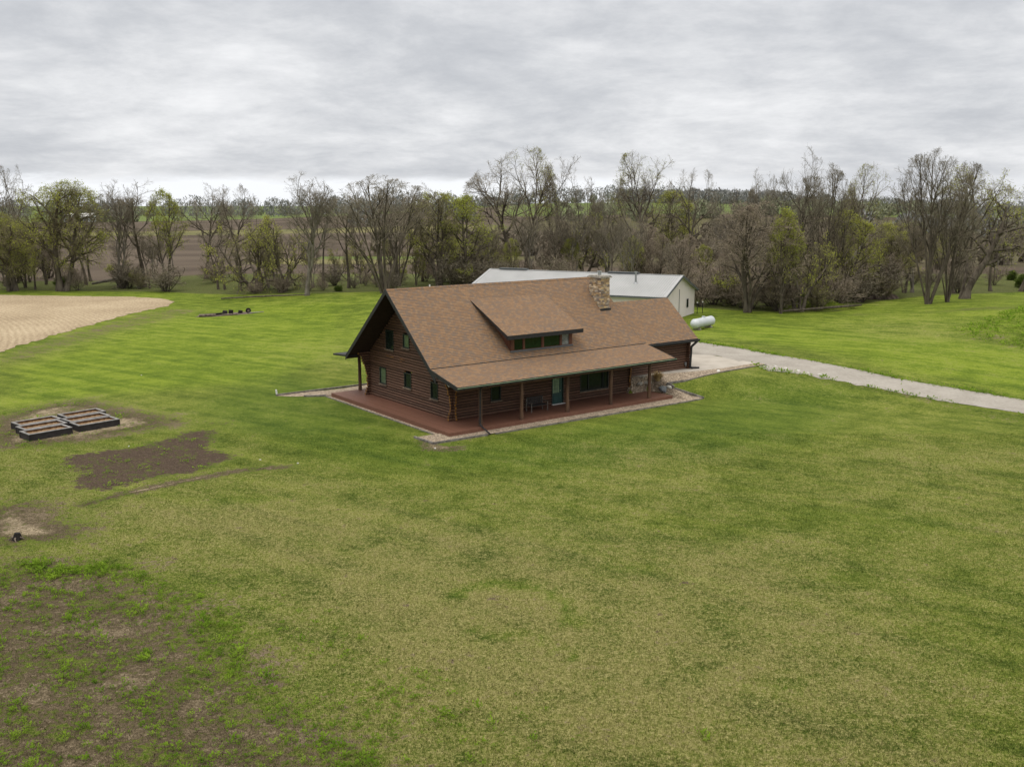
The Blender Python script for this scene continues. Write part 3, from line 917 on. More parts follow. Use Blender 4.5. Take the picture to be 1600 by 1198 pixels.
# deck: one red-brown platform round the house
m = MB()
m.box(0, 20.75, 0, 16.95, .18, .30)
dk = m.build('porch_deck', MT['deck'], house)
m = MB()
m.box(-.03, 20.78, -.04, 0, .02, .295); m.box(-.04, 0, 0, 16.95, .02, .295); m.box(0, 20.75, 16.95, 16.99, .0, .295); m.box(20.75, 20.79, 0, 16.95, .0, .295)
m.build('rim_board', MT['deck'], dk)

# ------- roofs
def slab(mb, ridge_l, ridge_r, eave_r, eave_l, t, u0=0.0):
    """roof slab: corners on its upper face, t thick (vertical)"""
    q = [Vector(p) for p in (ridge_l, ridge_r, eave_r, eave_l)]
    slope = (q[0] - q[3]).length
    d = (q[3] - q[0]).normalized()
    uv = [(p.x + u0, (p - q[0]).dot(d)) for p in q]
    mb.quad(list(reversed(q)), 0, list(reversed(uv)))
    lo = [p - Vector((0, 0, t)) for p in q]
    mb.quad(lo, 2)
    for i in range(4):
        j = (i + 1) % 4
        mb.quad([q[i], q[j], lo[j], lo[i]], 1)
    return mb


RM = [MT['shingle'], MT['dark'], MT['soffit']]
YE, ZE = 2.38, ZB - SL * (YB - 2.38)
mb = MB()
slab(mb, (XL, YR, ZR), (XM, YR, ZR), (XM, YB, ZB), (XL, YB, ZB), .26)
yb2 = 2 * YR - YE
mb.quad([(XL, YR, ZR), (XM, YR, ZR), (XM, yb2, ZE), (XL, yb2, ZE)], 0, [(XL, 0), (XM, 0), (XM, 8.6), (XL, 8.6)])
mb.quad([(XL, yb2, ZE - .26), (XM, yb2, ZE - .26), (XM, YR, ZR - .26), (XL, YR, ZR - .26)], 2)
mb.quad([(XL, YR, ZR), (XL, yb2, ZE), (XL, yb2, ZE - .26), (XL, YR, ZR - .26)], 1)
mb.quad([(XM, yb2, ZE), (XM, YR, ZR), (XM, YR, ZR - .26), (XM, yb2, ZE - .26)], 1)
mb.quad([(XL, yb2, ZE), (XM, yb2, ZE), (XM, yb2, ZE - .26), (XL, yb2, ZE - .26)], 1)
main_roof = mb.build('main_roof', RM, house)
for (xa, off) in ((XL - .045, 0), (XM + .005, 1)):
    for sgn in (1, -1):
        ye = YE if sgn == 1 else yb2
        if off and sgn == 1: continue
        m = MB()
        for (y0_, z0_, y1_, z1_) in ((YR, ZR + .025, ye, ZE + .025),):
            pts = [(y0_, z0_), (y1_, z1_), (y1_, z1_ - .36), (y0_, z0_ - .36)]
            m.quad([(xa, p[0], p[1]) for p in pts] if sgn == -1 else [(xa, p[0], p[1]) for p in reversed(pts)])
            m.quad([(xa + .04, p[0], p[1]) for p in pts] if sgn == 1 else [(xa + .04, p[0], p[1]) for p in reversed(pts)])
            for i in range(4):
                j = (i + 1) % 4
                m.quad([(xa, *pts[i]), (xa, *pts[j]), (xa + .04, *pts[j]), (xa + .04, *pts[i])])
        m.build('rake_board', MT['dark'], main_roof)
m = MB()
for k in range(66):
    x = XL + .02 + k * .302
    m.quad([(x, YR - .14, ZR - .09), (x + .31, YR - .14, ZR - .10), (x + .31, YR, ZR + .03), (x, YR, ZR + .04)], 0, [(x, 0), (x + .3, 0), (x + .3, .15), (x, .15)])
    m.quad([(x, YR, ZR + .04), (x + .31, YR, ZR + .03), (x + .31, YR + .14, ZR - .10), (x, YR + .14, ZR - .09)], 0, [(x, 0), (x + .3, 0), (x + .3, .15), (x, .15)])
m.build('ridge_cap', MT['shingle'], main_roof)
m = MB(); m.cyl((4.2, YR, ZR), (4.2, YR, ZR + .16), .05); m.build('ridge_peg', MT['white'], main_roof)

# porch roofs (shallow)
mb = MB(); slab(mb, (XL, YB + .03, ZB + .075), (XM + .25, YB + .03, ZB + .075), (XM + .25, -.2, 3.28), (XL, -.2, 3.28), .2, 3.3)
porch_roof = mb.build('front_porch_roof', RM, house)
m = MB()
m.beam((XL - .02, YB + .05, ZB - .08), (XL - .02, -.22, 3.17), .04, .27)
m.build('fascia', MT['dark'], porch_roof)
m = MB(); m.box(XL + .01, XM + .24, YB + .06, YB + .10, ZB + .03, ZB + .125); m.build('flashing_or_shade_strip', MT['dark'], porch_roof)  # dark strip added to draw the shade line at the roof break
m = MB(); m.beam((XM + .27, YB + .05, ZB - .08), (XM + .27, -.22, 3.17), .04, .27)
m.build('fascia', MT['dark'], porch_roof)
m = MB(); m.box(XL - .1, XM + .3, -.33, -.21, 3.12, 3.23); gt_ = m.build('gutter', MT['dark'], porch_roof)
m = MB(); m.box(XL - .1, XM + .3, -.35, -.325, 3.215, 3.25); m.build('highlight_lip', MT['gutter'], gt_)  # green edge of the gutter, made paler to paint its highlight
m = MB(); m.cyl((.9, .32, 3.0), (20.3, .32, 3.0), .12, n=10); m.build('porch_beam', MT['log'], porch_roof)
m = MB()
for k in range(11):
    x = 1.2 + k * 1.9
    m.beam((x, .0, 3.06), (x, FY - .1, 3.64), .09, .14)
m.build('rafter', MT['soffit'], porch_roof)
mb = MB(); slab(mb, (XL + .1, 17.72, 3.34), (XM, 17.72, 3.34), (XM, 14.95, 3.52), (XL + .1, 14.95, 3.52), .13)
for i_, f_ in enumerate(mb.f): pass
rear_roof = mb.build('rear_porch_roof', [MT['dark'], MT['dark'], MT['soffit']], house)
rear_roof.location.z = -.02

# garage roof
mb = MB()
slab(mb, (XM + .01, YRG, ZRG), (XG, YRG, ZRG), (XG, YB, ZB), (XM + .01, YB, ZB), .22)
yg2 = 2 * YRG - YB
mb.quad([(XM + .01, YRG, ZRG), (XG, YRG, ZRG), (XG, yg2, ZB), (XM + .01, yg2, ZB)], 0, [(XM, 0), (XG, 0), (XG, 4.8), (XM, 4.8)])
mb.quad([(XM + .01, yg2, ZB - .22), (XG, yg2, ZB - .22), (XG, YRG, ZRG - .22), (XM + .01, YRG, ZRG - .22)], 2)
mb.quad([(XG, yg2, ZB), (XG, YRG, ZRG), (XG, YRG, ZRG - .22), (XG, yg2, ZB - .22)], 1)
mb.quad([(XM + .01, yg2, ZB), (XG, yg2, ZB), (XG, yg2, ZB - .22), (XM + .01, yg2, ZB - .22)], 1)
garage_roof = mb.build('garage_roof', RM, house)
m = MB(); m.box(XM + .3, XG + .12, YB - .15, YB - .01, ZB - .22, ZB - .06); m.build('gutter', MT['dark'], garage_roof)
# boarding that closes the main gable above the garage
m = MB()
pts = [(3.4, 3.9), (14.3, 3.9), (YR, ZR - .4)]
m.quad([(XM - .35, *p) for p in pts]); m.quad([(XM - .27, *p) for p in reversed(pts)])
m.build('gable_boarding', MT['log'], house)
m = MB(); m.box(RX, XM - .35, 3.4, 14.3, 3.86, 3.94); m.build('soffit_board', MT['soffit'], house)
# infill that closes the side between main floor and slab (behind the garage)
m = MB(); m.box(19.2, 26.0, 3.66, 9.5, 1.2, 1.42); m.build('garage_floor', MT['concrete'], house)

# posts
for (x, y, zb, zt) in [(2.75, .42, .3, 3.0), (6.18, .35, .3, 3.0), (10.33, .35, .3, 3.0), (14.55, .35, .3, 3.0), (18.55, .35, .3, 3.0), (2.45, 16.8, .3, 3.36), (8.5, 16.6, .3, 3.36), (15, 16.6, .3, 3.36)]:
    m = MB(); ps = [(x + random.uniform(-.012, .012), y + random.uniform(-.012, .012), zb + (zt - zb) * k / 5) for k in range(6)]
    ps[0] = (x, y, zb); m.path(ps, [.15, .135, .13, .128, .125, .12], 10); m.build('post', MT['post'], house, smooth=False)
# downspouts
m = MB()
m.path([(2.55, -.26, 3.16), (2.55, .12, 2.95), (2.60, .22, 2.7), (2.60, .24, .5), (2.6, .1, .38), (2.45, -1.1, .1)], .055, 8)
m.build('downspout', MT['dark'], house)
m = MB()
m.path([(26.62, YB - .1, ZB - .2), (26.22, 3.14, 3.3), (26.12, 3.12, 1.65), (26.18, 3.08, 1.52), (26.9, 2.85, 1.47)], .10, 8)
m.build('downspout', MT['dark'], house)

# dormer
DXL, DXR, DYE, DZE, DYT = 6.95, 14.08, 2.98, 5.78, 7.66
DZT = ZB + SL * (DYT - YB)
mb = MB()
q = [Vector((DXL, DYT, DZT + .01)), Vector((DXR, DYT, DZT + .01)), Vector((DXR, DYE, DZE)), Vector((DXL, DYE, DZE))]
d = (q[3] - q[0]).normalized()
uv = [(p.x + 50, (p - q[0]).dot(d) + .05) for p in q]
mb.quad(list(reversed(q)), 0, list(reversed(uv)))
t_ = .30
lo = [p - Vector((0, 0, .06 if i < 2 else t_)) for i, p in enumerate(q)]
mb.quad(lo, 2)
for i in range(4):
    j = (i + 1) % 4
    mb.quad([q[i], q[j], lo[j], lo[i]], 1)
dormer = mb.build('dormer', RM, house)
DY, DZ0 = 3.62, ZB + SL * (3.62 - YB)
dz1 = DZE + (DY - DYE) * (DZT - DZE) / (DYT - DYE) - .27
x0, x1 = 7.68, 13.52
m = MB()
def roofz(y): return ZB + SL * (y - YB)
def dorz(y): return DZE + (y - DYE) * (DZT - DZE) / (DYT - DYE) - .2
for xx, s_ in ((x0, 1), (x1, -1)):
    m = MB()
    P3 = [(DY, DZ0 - .02), (7.2, roofz(7.2)), (DY, dorz(DY))]
    m.quad([(xx, *p) for p in P3]); m.quad([(xx + .08 * s_, *p) for p in reversed(P3)])
    # shakes on the cheek
    for k in range(14):
        y = DY + .06 + k * .22
        zt = dorz(y) - .01; zb = roofz(y + .2)
        if zt > zb + .05:
            xa, xb = (xx - .03 - random.uniform(0, .02), xx - .001) if s_ == 1 else (xx + .001, xx + .03 + random.uniform(0, .02))
            m.box(xa, xb, y, y + .19, zb, zt - random.uniform(0, .03))
    m.build('cheek', MT['trimwood'], dormer)
m = MB()
m.box(x0, x1, DY, DY + .1, DZ0 - .05, DZ0 + .08)
m.box(x0, x1, DY, DY + .1, dz1 - .02, dz1 + .12)
edges_ = [7.68, 8.02, 8.80, 9.00, 10.54, 10.78, 12.30, 12.52, 13.20, 13.52]
for k in range(0, 10, 2): m.box(edges_[k], edges_[k + 1], DY - .01, DY + .11, DZ0 - .02, dz1 + .06)
m.build('dormer_front', MT['trimwood'], dormer)
for k in range(1, 9, 2):
    m = MB(); m.box(edges_[k], edges_[k + 1], DY + .04, DY + .06, DZ0 + .08, dz1 - .02); m.build('pane', MT['reflectpaint' if k == 7 else 'skyglass'], dormer)
m = MB(); m.box(x0 - .05, x1 + .05, DY - .09, DY - .011, DZ0 - .06, DZ0 + .05); m.build('sill', MT['barntrim'], dormer)

# chimney of stacked ledge stone
CXL, CXR, CY0, CY1, CZ0, CZ1 = 18.62, 19.55, 6.1, 7.45, 6.3, 9.16
m = MB(); m.box(CXL + .04, CXR - .04, CY0 + .04, CY1 - .04, CZ0, CZ1)
tone = [(0.09, 0.07, 0.055)] * len(m.v)
pal = [(0.38, 0.27, 0.16), (0.50, 0.39, 0.26), (0.26, 0.20, 0.15), (0.60, 0.49, 0.35), (0.42, 0.29, 0.16), (0.22, 0.18, 0.155), (0.54, 0.39, 0.21), (0.36, 0.31, 0.25)]
for face in range(4):
    z = CZ0
    while z < CZ1 - .03:
        hh = min(random.uniform(.07, .17), CZ1 - z)
        a0, a1 = (CXL, CXR) if face in (0, 1) else (CY0, CY1)
        u = a0
        while u < a1 - .01:
            ww = random.uniform(.14, .42)
            if a1 - u - ww < .1: ww = a1 - u
            o_ = random.uniform(.0, .055)
            g_ = .008
            n0 = len(m.v)
            zz0, zz1 = z + g_, z + hh - g_
            if face == 0: m.box(u + g_, u + ww - g_, CY0 - o_, CY0 + .05, zz0, zz1)
            elif face == 1: m.box(u + g_, u + ww - g_, CY1 - .05, CY1 + o_, zz0, zz1)
            elif face == 2: m.box(CXL - o_, CXL + .05, u + g_, u + ww - g_, zz0, zz1)
            else: m.box(CXR - .05, CXR + o_, u + g_, u + ww - g_, zz0, zz1)
            c_ = random.choice(pal); k_ = random.uniform(.85, 1.3)
            for q_ in range(n0, n0 + 8):
                v = m.v[q_]; m.v[q_] = tuple(c + random.uniform(-.012, .012) for c in v)
            tone += [tuple(min(1, c * k_) for c in c_)] * 8
            u += ww
        z += hh
chim = m.build('chimney', MT['stone'], house)
ca = chim.data.color_attributes.new('tone', 'FLOAT_COLOR', 'POINT')
ca.data.foreach_set('color', np.array([(*c, 1) for c in tone], dtype=np.float32).ravel())
m = MB(); m.box(CXL - .14, CXR + .14, CY0 - .14, CY1 + .14, CZ1, CZ1 + .10); m.box(CXL - .06, CXR + .06, CY0 - .06, CY1 + .06, CZ1 + .10, CZ1 + .17)
m.build('cap', MT['rock'], chim)
m = MB(); m.cyl((19.08, 6.8, CZ1 + .15), (19.08, 6.8, CZ1 + .40), .13, n=12); m.cyl((19.08, 6.8, CZ1 + .43), (19.08, 6.8, CZ1 + .50), .20, n=12)
for k in range(4):
    an = k * math.pi / 2 + .4
    m.cyl((19.08 + .12 * math.cos(an), 6.8 + .12 * math.sin(an), CZ1 + .38), (19.08 + .14 * math.cos(an), 6.8 + .14 * math.sin(an), CZ1 + .45), .015, n=4)
m.build('flue', MT['steel'], chim)
# small flashing, porch lamp, wires of the house
m = MB(); m.box(CXL - .1, CXR + .08, CY0 - .14, CY0 - .06, roofz(CY0 - .12) - .05, roofz(CY0) + .05); m.build('flashing_or_shade_strip', MT['dark'], chim)
m = MB()
m.cyl((1.62, 2.6, 2.92), (1.62, 2.45, 2.86), .05, .08, n=10); m.cyl((1.74, 2.6, 2.92), (1.74, 2.45, 2.86), .05, .08, n=10); m.box(1.6, 1.76, 2.6, 2.7, 2.88, 2.98)
m.build('flood_lamp', MT['white'], house)
m = MB(); m.box(25.75, 25.92, 3.33, 3.44, 1.75, 1.98); m.cyl((25.83, 3.33, 1.62), (25.83, 3.33, 1.76), .03); m.build('electric_meter', MT['steel'], house)
# worn patches where a sign was taken from the gable
for (ya, yb_, z_) in [(10.85, 11.55, 3.70), (10.95, 11.15, 3.72), (9.28, 9.95, 3.72), (9.65, 9.95, 3.52), (11.6, 11.95, 3.72)]:
    m = MB(); m.box(GX - .125, GX - .10, ya, yb_, z_ - .03, z_ + .025)
    m.build('worn_log_patch', MT['bedin'], house)


# ---------------------------------------------------------------- bench on the porch
bench = empty('porch_bench', h2w(8.85, 2.0, .3), TH)
tag(bench, 'dark slatted bench on the porch deck left of the front door', 'bench')
MT['benchwood'] = mat('dark_bench_wood', varied((0.022, 0.022, 0.024), (0.045, 0.042, 0.042), 3), .6)
MT['benchleg'] = mat('grey_bench_frame', varied((0.10, 0.085, 0.075), (0.16, 0.14, 0.12), 3), .6)
m = MB()
for k in range(5): m.box(-.72, .72, -.28 + k * .115, -.28 + k * .115 + .09, .42, .45)
m.build('seat', MT['benchwood'], bench)
m = MB()
for k in range(9): m.box(-.70 + k * .162, -.70 + k * .162 + .10, .27, .30, .48, .92)
m.box(-.74, .74, .26, .31, .92, .99)
m.build('backrest', MT['benchwood'], bench)
for sx in (-.74, .74):
    m = MB(); m.box(sx - .03, sx + .03, -.34, -.28, 0, .66); m.build('leg', MT['benchleg'], bench)
    m = MB(); m.box(sx - .03, sx + .03, .26, .32, 0, .92); m.build('leg', MT['benchleg'], bench)
    m = MB(); m.box(sx - .035, sx + .035, -.36, .26, .66, .70); m.build('armrest', MT['benchleg'], bench)
# ---------------------------------------------------------------- metal barn behind the house
BA = R(-27.61)
barn = empty('metal_barn', (22.85, 120.57, 1.3), BA)
tag(barn, 'long pale metal barn with grey green siding behind the log house', 'barn')
BW, BL, BE, BR, BO = 11.58, 25.6, 3.30, 5.26, .45
m = MB()
m.quad([(-BL, -BW, 0), (0, -BW, 0), (0, -BW, BE), (-BL, -BW, BE)])
m.quad([(0, 0, 0), (-BL, 0, 0), (-BL, 0, BE), (0, 0, BE)])
m.quad([(0, -BW, 0), (0, 0, 0), (0, 0, BE), (0, -BW / 2, BR - .05), (0, -BW, BE)])
m.quad([(-BL, 0, 0), (-BL, -BW, 0), (-BL, -BW, BE), (-BL, -BW / 2, BR - .05), (-BL, 0, BE)])
def rl(y): return BE + (BR - BE) * (1 - abs(y + BW / 2) / (BW / 2)) - .1
for k in range(int(BL / .3)):
    x = -BL + .15 + k * .3
    m.box(x - .03, x + .03, -BW - .025, -BW, 0, BE); m.box(x - .03, x + .03, 0, .025, 0, BE)
for k in range(int(BW / .3)):
    y = -BW + .15 + k * .3
    m.box(0, .025, y - .03, y + .03, 0, rl(y)); m.box(-BL - .025, -BL, y - .03, y + .03, 0, rl(y))
bw = m.build('siding', MT['barnwall'], barn)
for xx in (-BL - .03, .03):
    for yy in (-BW - .03, .03):
        m = MB(); m.box(xx - .06, xx + .06, yy - .06, yy + .06, 0, BE); m.build('corner_trim', MT['barnwall'], barn)
m = MB()
sl2 = (BR - BE) / (BW / 2)
for s_ in (-1, 1):
    ye = -BW / 2 + s_ * (BW / 2 + BO); ze = BE - sl2 * BO
    a = [(-BL - BO, -BW / 2, BR), (BO, -BW / 2, BR), (BO, ye, ze), (-BL - BO, ye, ze)]
    if s_ == -1: a = a[::-1]; 
    m.quad(a[::-1] if s_ == 1 else a[::1]); m.quad([(p[0], p[1], p[2] - .1) for p in a])
    for k in range(int((BL + 2 * BO) / .3)):
        x = -BL - BO + .15 + k * .3
        m.beam((x, -BW / 2, BR + .012), (x, ye, ze + .012), .06, .05)
rf = m.build('roof', MT['barnroof'], barn)
m = MB()
for s_ in (-1, 1):
    ye = -BW / 2 + s_ * (BW / 2 + BO); ze = BE - sl2 * BO
    m.box(-BL - BO, BO, ye - .05, ye + .05, ze - .22, ze - .01)
    for xx in (-BL - BO, BO): m.beam((xx, -BW / 2, BR - .08), (xx, ye, ze - .08), .06, .24)
m.build('fascia', MT['barntrim'], rf)
m = MB()
for xx in (BO - .18, -BL - BO + .18):
    for s_ in (-1, 1):
        ye = -BW / 2 + s_ * (BW / 2 + BO); ze = BE - sl2 * BO
        m.beam((xx, -BW / 2, BR + .03), (xx, ye, ze + .03), .32, .03)
m.box(-BL - BO, BO, -BW / 2 - .16, -BW / 2 + .16, BR - .02, BR + .035)
m.build('roof_trim', MT['barnroof'], rf)
for xv in (-7.2, -22.5):
    m = MB(); m.box(xv - 2.0, xv + 2.0, -BW / 2 - .25, -BW / 2 + .25, BR + .04, BR + .14); m.box(xv - 2.05, xv + 2.05, -BW / 2 - .32, -BW / 2 + .32, BR + .14, BR + .18)
    m.build('ridge_vent', MT['barntrim'], barn)
m = MB(); fx, fy = -4.6, -BW / 2 - 2.7; fz = BR - sl2 * 2.7
m.cyl((fx, fy, fz - .1), (fx, fy, fz + 1.25), .13, n=10); m.cyl((fx, fy, fz + 1.25), (fx, fy, fz + 1.4), .21, n=10); m.cyl((fx, fy, fz - .1), (fx, fy, fz + .12), .32, .18, n=10)
m.build('flue', MT['steel'], barn)
m = MB(); m.box(.03, .07, -5.95, -5.87, 0, 3.6); m.build('door_edge', MT['barntrim'], barn)
m = MB(); m.box(.03, .06, -2.9, -2.2, 1.1, 2.2); wf_ = m.build('window', MT['barntrim'], barn)
m = MB(); m.box(.06, .075, -2.83, -2.27, 1.17, 2.13); m.build('pane', MT['glass'], wf_)
m = MB(); m.path([(-.35, -BW - .3, BE - .2), (-.2, -BW - .1, BE - .5), (-.2, -BW - .1, .1)], .05, 6); m.build('downspout', MT['barntrim'], barn)

# ---------------------------------------------------------------- propane tank
tk = empty('propane_tank', (21.15, 105.6, H1(21.15, 105.6)), R(52))
tag(tk, 'long white propane tank lying on the lawn behind the garage roof', 'tank')
tr_, tl, tz = .52, 1.85, .72
prof = [(-tl - .50, .02), (-tl - .47, .18), (-tl - .38, .33), (-tl - .24, .46), (-tl - .08, .54), (-tl + .05, tr_), (tl - .05, tr_), (tl + .08, .54), (tl + .24, .46), (tl + .38, .33), (tl + .47, .18), (tl + .50, .02)]
V, Fq = [], []
for x, r_ in prof:
    for k in range(24):
        an = 2 * math.pi * k / 24
        V.append((x, r_ * math.cos(an), tz + r_ * math.sin(an)))
for i in range(len(prof) - 1):
    for k in range(24):
        j = (k + 1) % 24
        Fq.append((i * 24 + k, i * 24 + j, (i + 1) * 24 + j, (i + 1) * 24 + k))
me = bpy.data.meshes.new('vessel'); me.from_pydata(V, [], Fq); me.materials.append(MT['tank']); me.polygons.foreach_set('use_smooth', [True] * len(Fq)); me.update()
o = bpy.data.objects.new('vessel', me); C.objects.link(o); o.parent = tk
m = MB(); m.cyl((.1, 0, tz + tr_ - .04), (.1, 0, tz + tr_ + .13), .20, .19, n=14); m.build('valve_dome', MT['tank'], tk)
for sx in (-1.35, 1.35):
    m = MB(); m.box(sx - .12, sx + .12, -.45, .45, 0, .16); m.box(sx - .05, sx + .05, -.33, .33, .16, .42); m.build('saddle', MT['rock'], tk)

# ---------------------------------------------------------------- raised garden beds
bed0 = empty('raised_garden_bed', (0, 0, 0))
def mk_bed():
    L, W, Hh, t = 1.38, .69, .42, .045
    m = MB()
    for k in range(2):
        z0, z1 = .21 * k + (.004 if k else 0), .21 * (k + 1)
        m.box(-L, L, -W, -W + t, z0, z1); m.box(-L, L, W - t, W, z0, z1); m.box(-L, -L + t, -W + t, W - t, z0, z1); m.box(L - t, L, -W + t, W - t, z0, z1)
    for sx in (-1, 1):
        for sy in (-1, 1): m.box(sx * L - .035, sx * L + .035, sy * W - .035, sy * W + .035, 0, Hh - .002)
    m.build('plank_wall', MT['bedwood'], bed0)
    m = MB(); t2 = .14
    m.box(-L - .03, L + .03, -W - .03, -W + t2, Hh + .002, Hh + .04); m.box(-L - .03, L + .03, W - t2, W + .03, Hh + .002, Hh + .04)
    m.box(-L - .03, -L + t2, -W + t2, W - t2, Hh + .002, Hh + .038); m.box(L - t2, L + .03, -W + t2, W - t2, Hh + .002, Hh + .038)
    m.build('top_rim', MT['bedrim'], bed0)
    m = MB(); i = t + .004
    for k in range(1): 
        m.box(-L + t, L - t, -W + t, -W + t + .02, .1, Hh - .01); m.box(-L + t, L - t, W - t - .02, W - t, .1, Hh - .01)
        m.box(-L + t, -L + t + .02, -W + t + .02, W - t - .02, .1, Hh - .01); m.box(L - t - .02, L - t, -W + t + .02, W - t - .02, .1, Hh - .01)
    m.build('inner_lining', MT['bedin'], bed0)
    nxx, nyy = 28, 14
    xs = np.linspace(-L + t, L - t, nxx); ys = np.linspace(-W + t, W - t, nyy)
    a, b_ = np.meshgrid(xs, ys); zz = .31 + RNG.normal(0, .018, a.shape)
    I_ = np.arange(nxx * nyy).reshape(nyy, nxx)
    Fs = np.stack([I_[:-1, :-1].ravel(), I_[:-1, 1:].ravel(), I_[1:, 1:].ravel(), I_[1:, :-1].ravel()], 1)
    mesh_np('soil', np.stack([a.ravel(), b_.ravel(), zz.ravel()], 1), Fs, MT['soil'], bed0)
mk_bed()
BEDS = [(-32.53, 63.99, 'farthest bed of the left trio'), (-31.56, 62.70, 'middle bed of the left trio'), (-30.63, 61.36, 'nearest bed of the left trio'),
        (-30.54, 66.47, 'farthest bed of the right trio'), (-29.62, 65.05, 'middle bed of the right trio'), (-28.50, 63.87, 'nearest bed of the right trio')]
for k, (x, y, s_) in enumerate(BEDS):
    o = bed0 if k == 0 else copy_tree(bed0)
    o.location = (x, y, 0); o.rotation_euler = (0, 0, R(48.3) + random.uniform(-.02, .02))
    tag(o, f'grey rimmed raised garden bed, {s_}', 'garden bed', 'raised garden beds on the side lawn')

# ---------------------------------------------------------------- edging timbers
def timber(name, a, b_, label, w_=.13, ht=.16, z=None):
    ax, ay = H(*a); bx_, by_ = H(*b_)
    m = MB()
    L = math.hypot(bx_ - ax, by_ - ay); n = max(1, int(L / 2.4))
    for k in range(n):
        t0, t1 = k / n, (k + 1) / n - .01 / L
        p = (ax + (bx_ - ax) * t0, ay + (by_ - ay) * t0); q_ = (ax + (bx_ - ax) * t1, ay + (by_ - ay) * t1)
        m.beam((*p, H1(*p) + ht * .35), (*q_, H1(*q_) + ht * .35), w_ + random.uniform(-.01, .01), ht)
    o = m.build(name, MT['timber'])
    tag(o, label, 'edging timber', 'timbers edging the gravel beds')
timber('edging_timber', (-1.9, 1.3), (-1.8, -.85), 'short grey timber at the near left corner of the gravel bed')
timber('edging_timber', (-1.8, -.85), (2.3, -1.02), 'pale grey timber along the gravel at the near porch corner')
timber('edging_timber', (2.9, -1.05), (22.6, -1.5), 'long thin timber between the front lawn and the porch gravel', .07, .10)
timber('edging_timber', (22.75, -1.5), (21.5, .45), 'pale timber slanting back from the right tip of the gravel bed')
timber('edging_timber', (21.45, .5), (21.3, 1.15), 'short dark timber beside the boulder at the right of the deck', .12, .3)
timber('edging_timber', (21.4, 1.15), (23.0, .95), 'short timber beginning the upper gravel strip')
timber('edging_timber', (23.0, .92), (33.0, .7), 'long thin timber between the lawn and the garage gravel strip', .08, .1)
timber('edging_timber', (-3.4, 19.9), (5.3, 19.75), 'grey timber behind the short gravel path left of the house')
timber('edging_timber', (-1.8, 18.2), (-.3, 17.3), 'short dark timber in front of the gravel path left of the deck')
timber('edging_timber', (-.42, 1.3), (-.40, 17.2), 'dark thin timber along the gable side gravel', .06, .08)

# ---------------------------------------------------------------- rocks
def rock(x, y, sx, sy, sz, m_, label, group, cat='rock', name='rock', zb=None, seed=0):
    rng = np.random.default_rng(seed)
    bm = bmesh.new(); bmesh.ops.create_icosphere(bm, subdivisions=3, radius=1)
    offs = rng.normal(0, 1, (7, 3)); offs /= np.linalg.norm(offs, axis=1)[:, None]
    for v in bm.verts:
        c = Vector(v.co)
        for q_ in offs:
            dd = c.dot(Vector(q_))
            if dd > .62: c -= Vector(q_) * (dd - .62) * .9
        c *= 1 + .05 * math.sin(9 * c.x + seed) * math.cos(8 * c.y)
        v.co = (c.x * sx, c.y * sy, max(c.z, -.55) * sz)
    me = bpy.data.meshes.new(name); bm.to_mesh(me); bm.free(); me.materials.append(m_)
    o = bpy.data.objects.new(name, me); C.objects.link(o)
    o.location = (x, y, (H1(x, y) if zb is None else zb) + sz * .45); o.rotation_euler = (0, 0, rng.uniform(0, 6))
    return tag(o, label, cat, group)
gr_ = 'landscape rocks in the gravel bed'
RK = [(21.05, 1.25, .46, .32, .30, 'greyrock', 'large blue grey boulder beside the right end of the deck'), (21.3, .85, .26, .2, .18, 'white_stone', 'small white rock in front of the blue grey boulder'),
      (20.95, .72, .22, .16, .12, 'white_stone', 'flat pale stone between the boulder and the deck end'), (20.45, 2.62, .55, .28, .18, 'rock', 'low tan ledge stone behind the last porch post'),
      (19.75, 2.62, .5, .28, .18, 'rock', 'tan ledge stone nearest the log corner of the garage'), (20.2, 2.75, .4, .25, .12, 'rock', 'tan ledge stone left of the dry grass tuft'), (27.4, 1.15, .36, .2, .12, 'white_stone', 'pale flat stone on the gravel strip before the garage')]
for k, (x, y, sx, sy, sz, mm_, lb) in enumerate(RK):
    xx, yy = H(x, y); rock(xx, yy, sx, sy, sz, MT[mm_], lb, gr_, seed=k + 3)
for k, (x, y) in enumerate([(-6.35, 61.5), (-5.9, 60.9), (-5.3, 60.0), (-4.8, 59.3)]):
    pass
rng_ = np.random.default_rng(5)
stn = MB()
for k in range(7):
    x, y = [(21.6, 80.2), (22.5, 80.9), (22.0, 79.6), (24.0, 79.2), (24.6, 78.5), (23.2, 80.1), (25.4, 77.9)][k]
    rock(x, y, .20, .15, .06, MT['white_stone'], 'pale broken stone in the grass where the driveway leaves the garage slab', 'pale stones at the driveway edge', seed=40 + k)

# ---------------------------------------------------------------- burn pile on the back lawn
def logobj(name, a, b_, r0, r1, m_, label, group, cat='log', n=9):
    m = MB(); m.cyl(a, b_, r0, r1, n, jit=.12)
    o = m.build(name, m_); return tag(o, label, cat, group)
g_ = 'scorched logs and stumps on the burnt patch'
logobj('burnt_log', (-42.2, 128.7, .16), (-40.2, 129.6, .2), .2, .14, MT['oldlog'], 'brown log at the near left end of the burnt patch', g_)
logobj('burnt_log', (-41.9, 129.6, .14), (-39.2, 131.5, .22), .16, .12, MT['char'], 'long charred log along the middle of the burnt patch', g_)
logobj('burnt_log', (-39.6, 130.2, .12), (-37.8, 131.4, .12), .11, .09, MT['oldlog'], 'thin brown branch in front of the stump pair', g_)
logobj('tree_stump', (-39.8, 132.3, 0), (-39.75, 132.25, .45), .36, .32, MT['char'], 'left black stump of the taller pair on the burnt patch', g_, 'stump', 12)
logobj('tree_stump', (-39.1, 132.7, 0), (-39.05, 132.75, .52), .33, .30, MT['char'], 'right black stump of the taller pair on the burnt patch', g_, 'stump', 12)
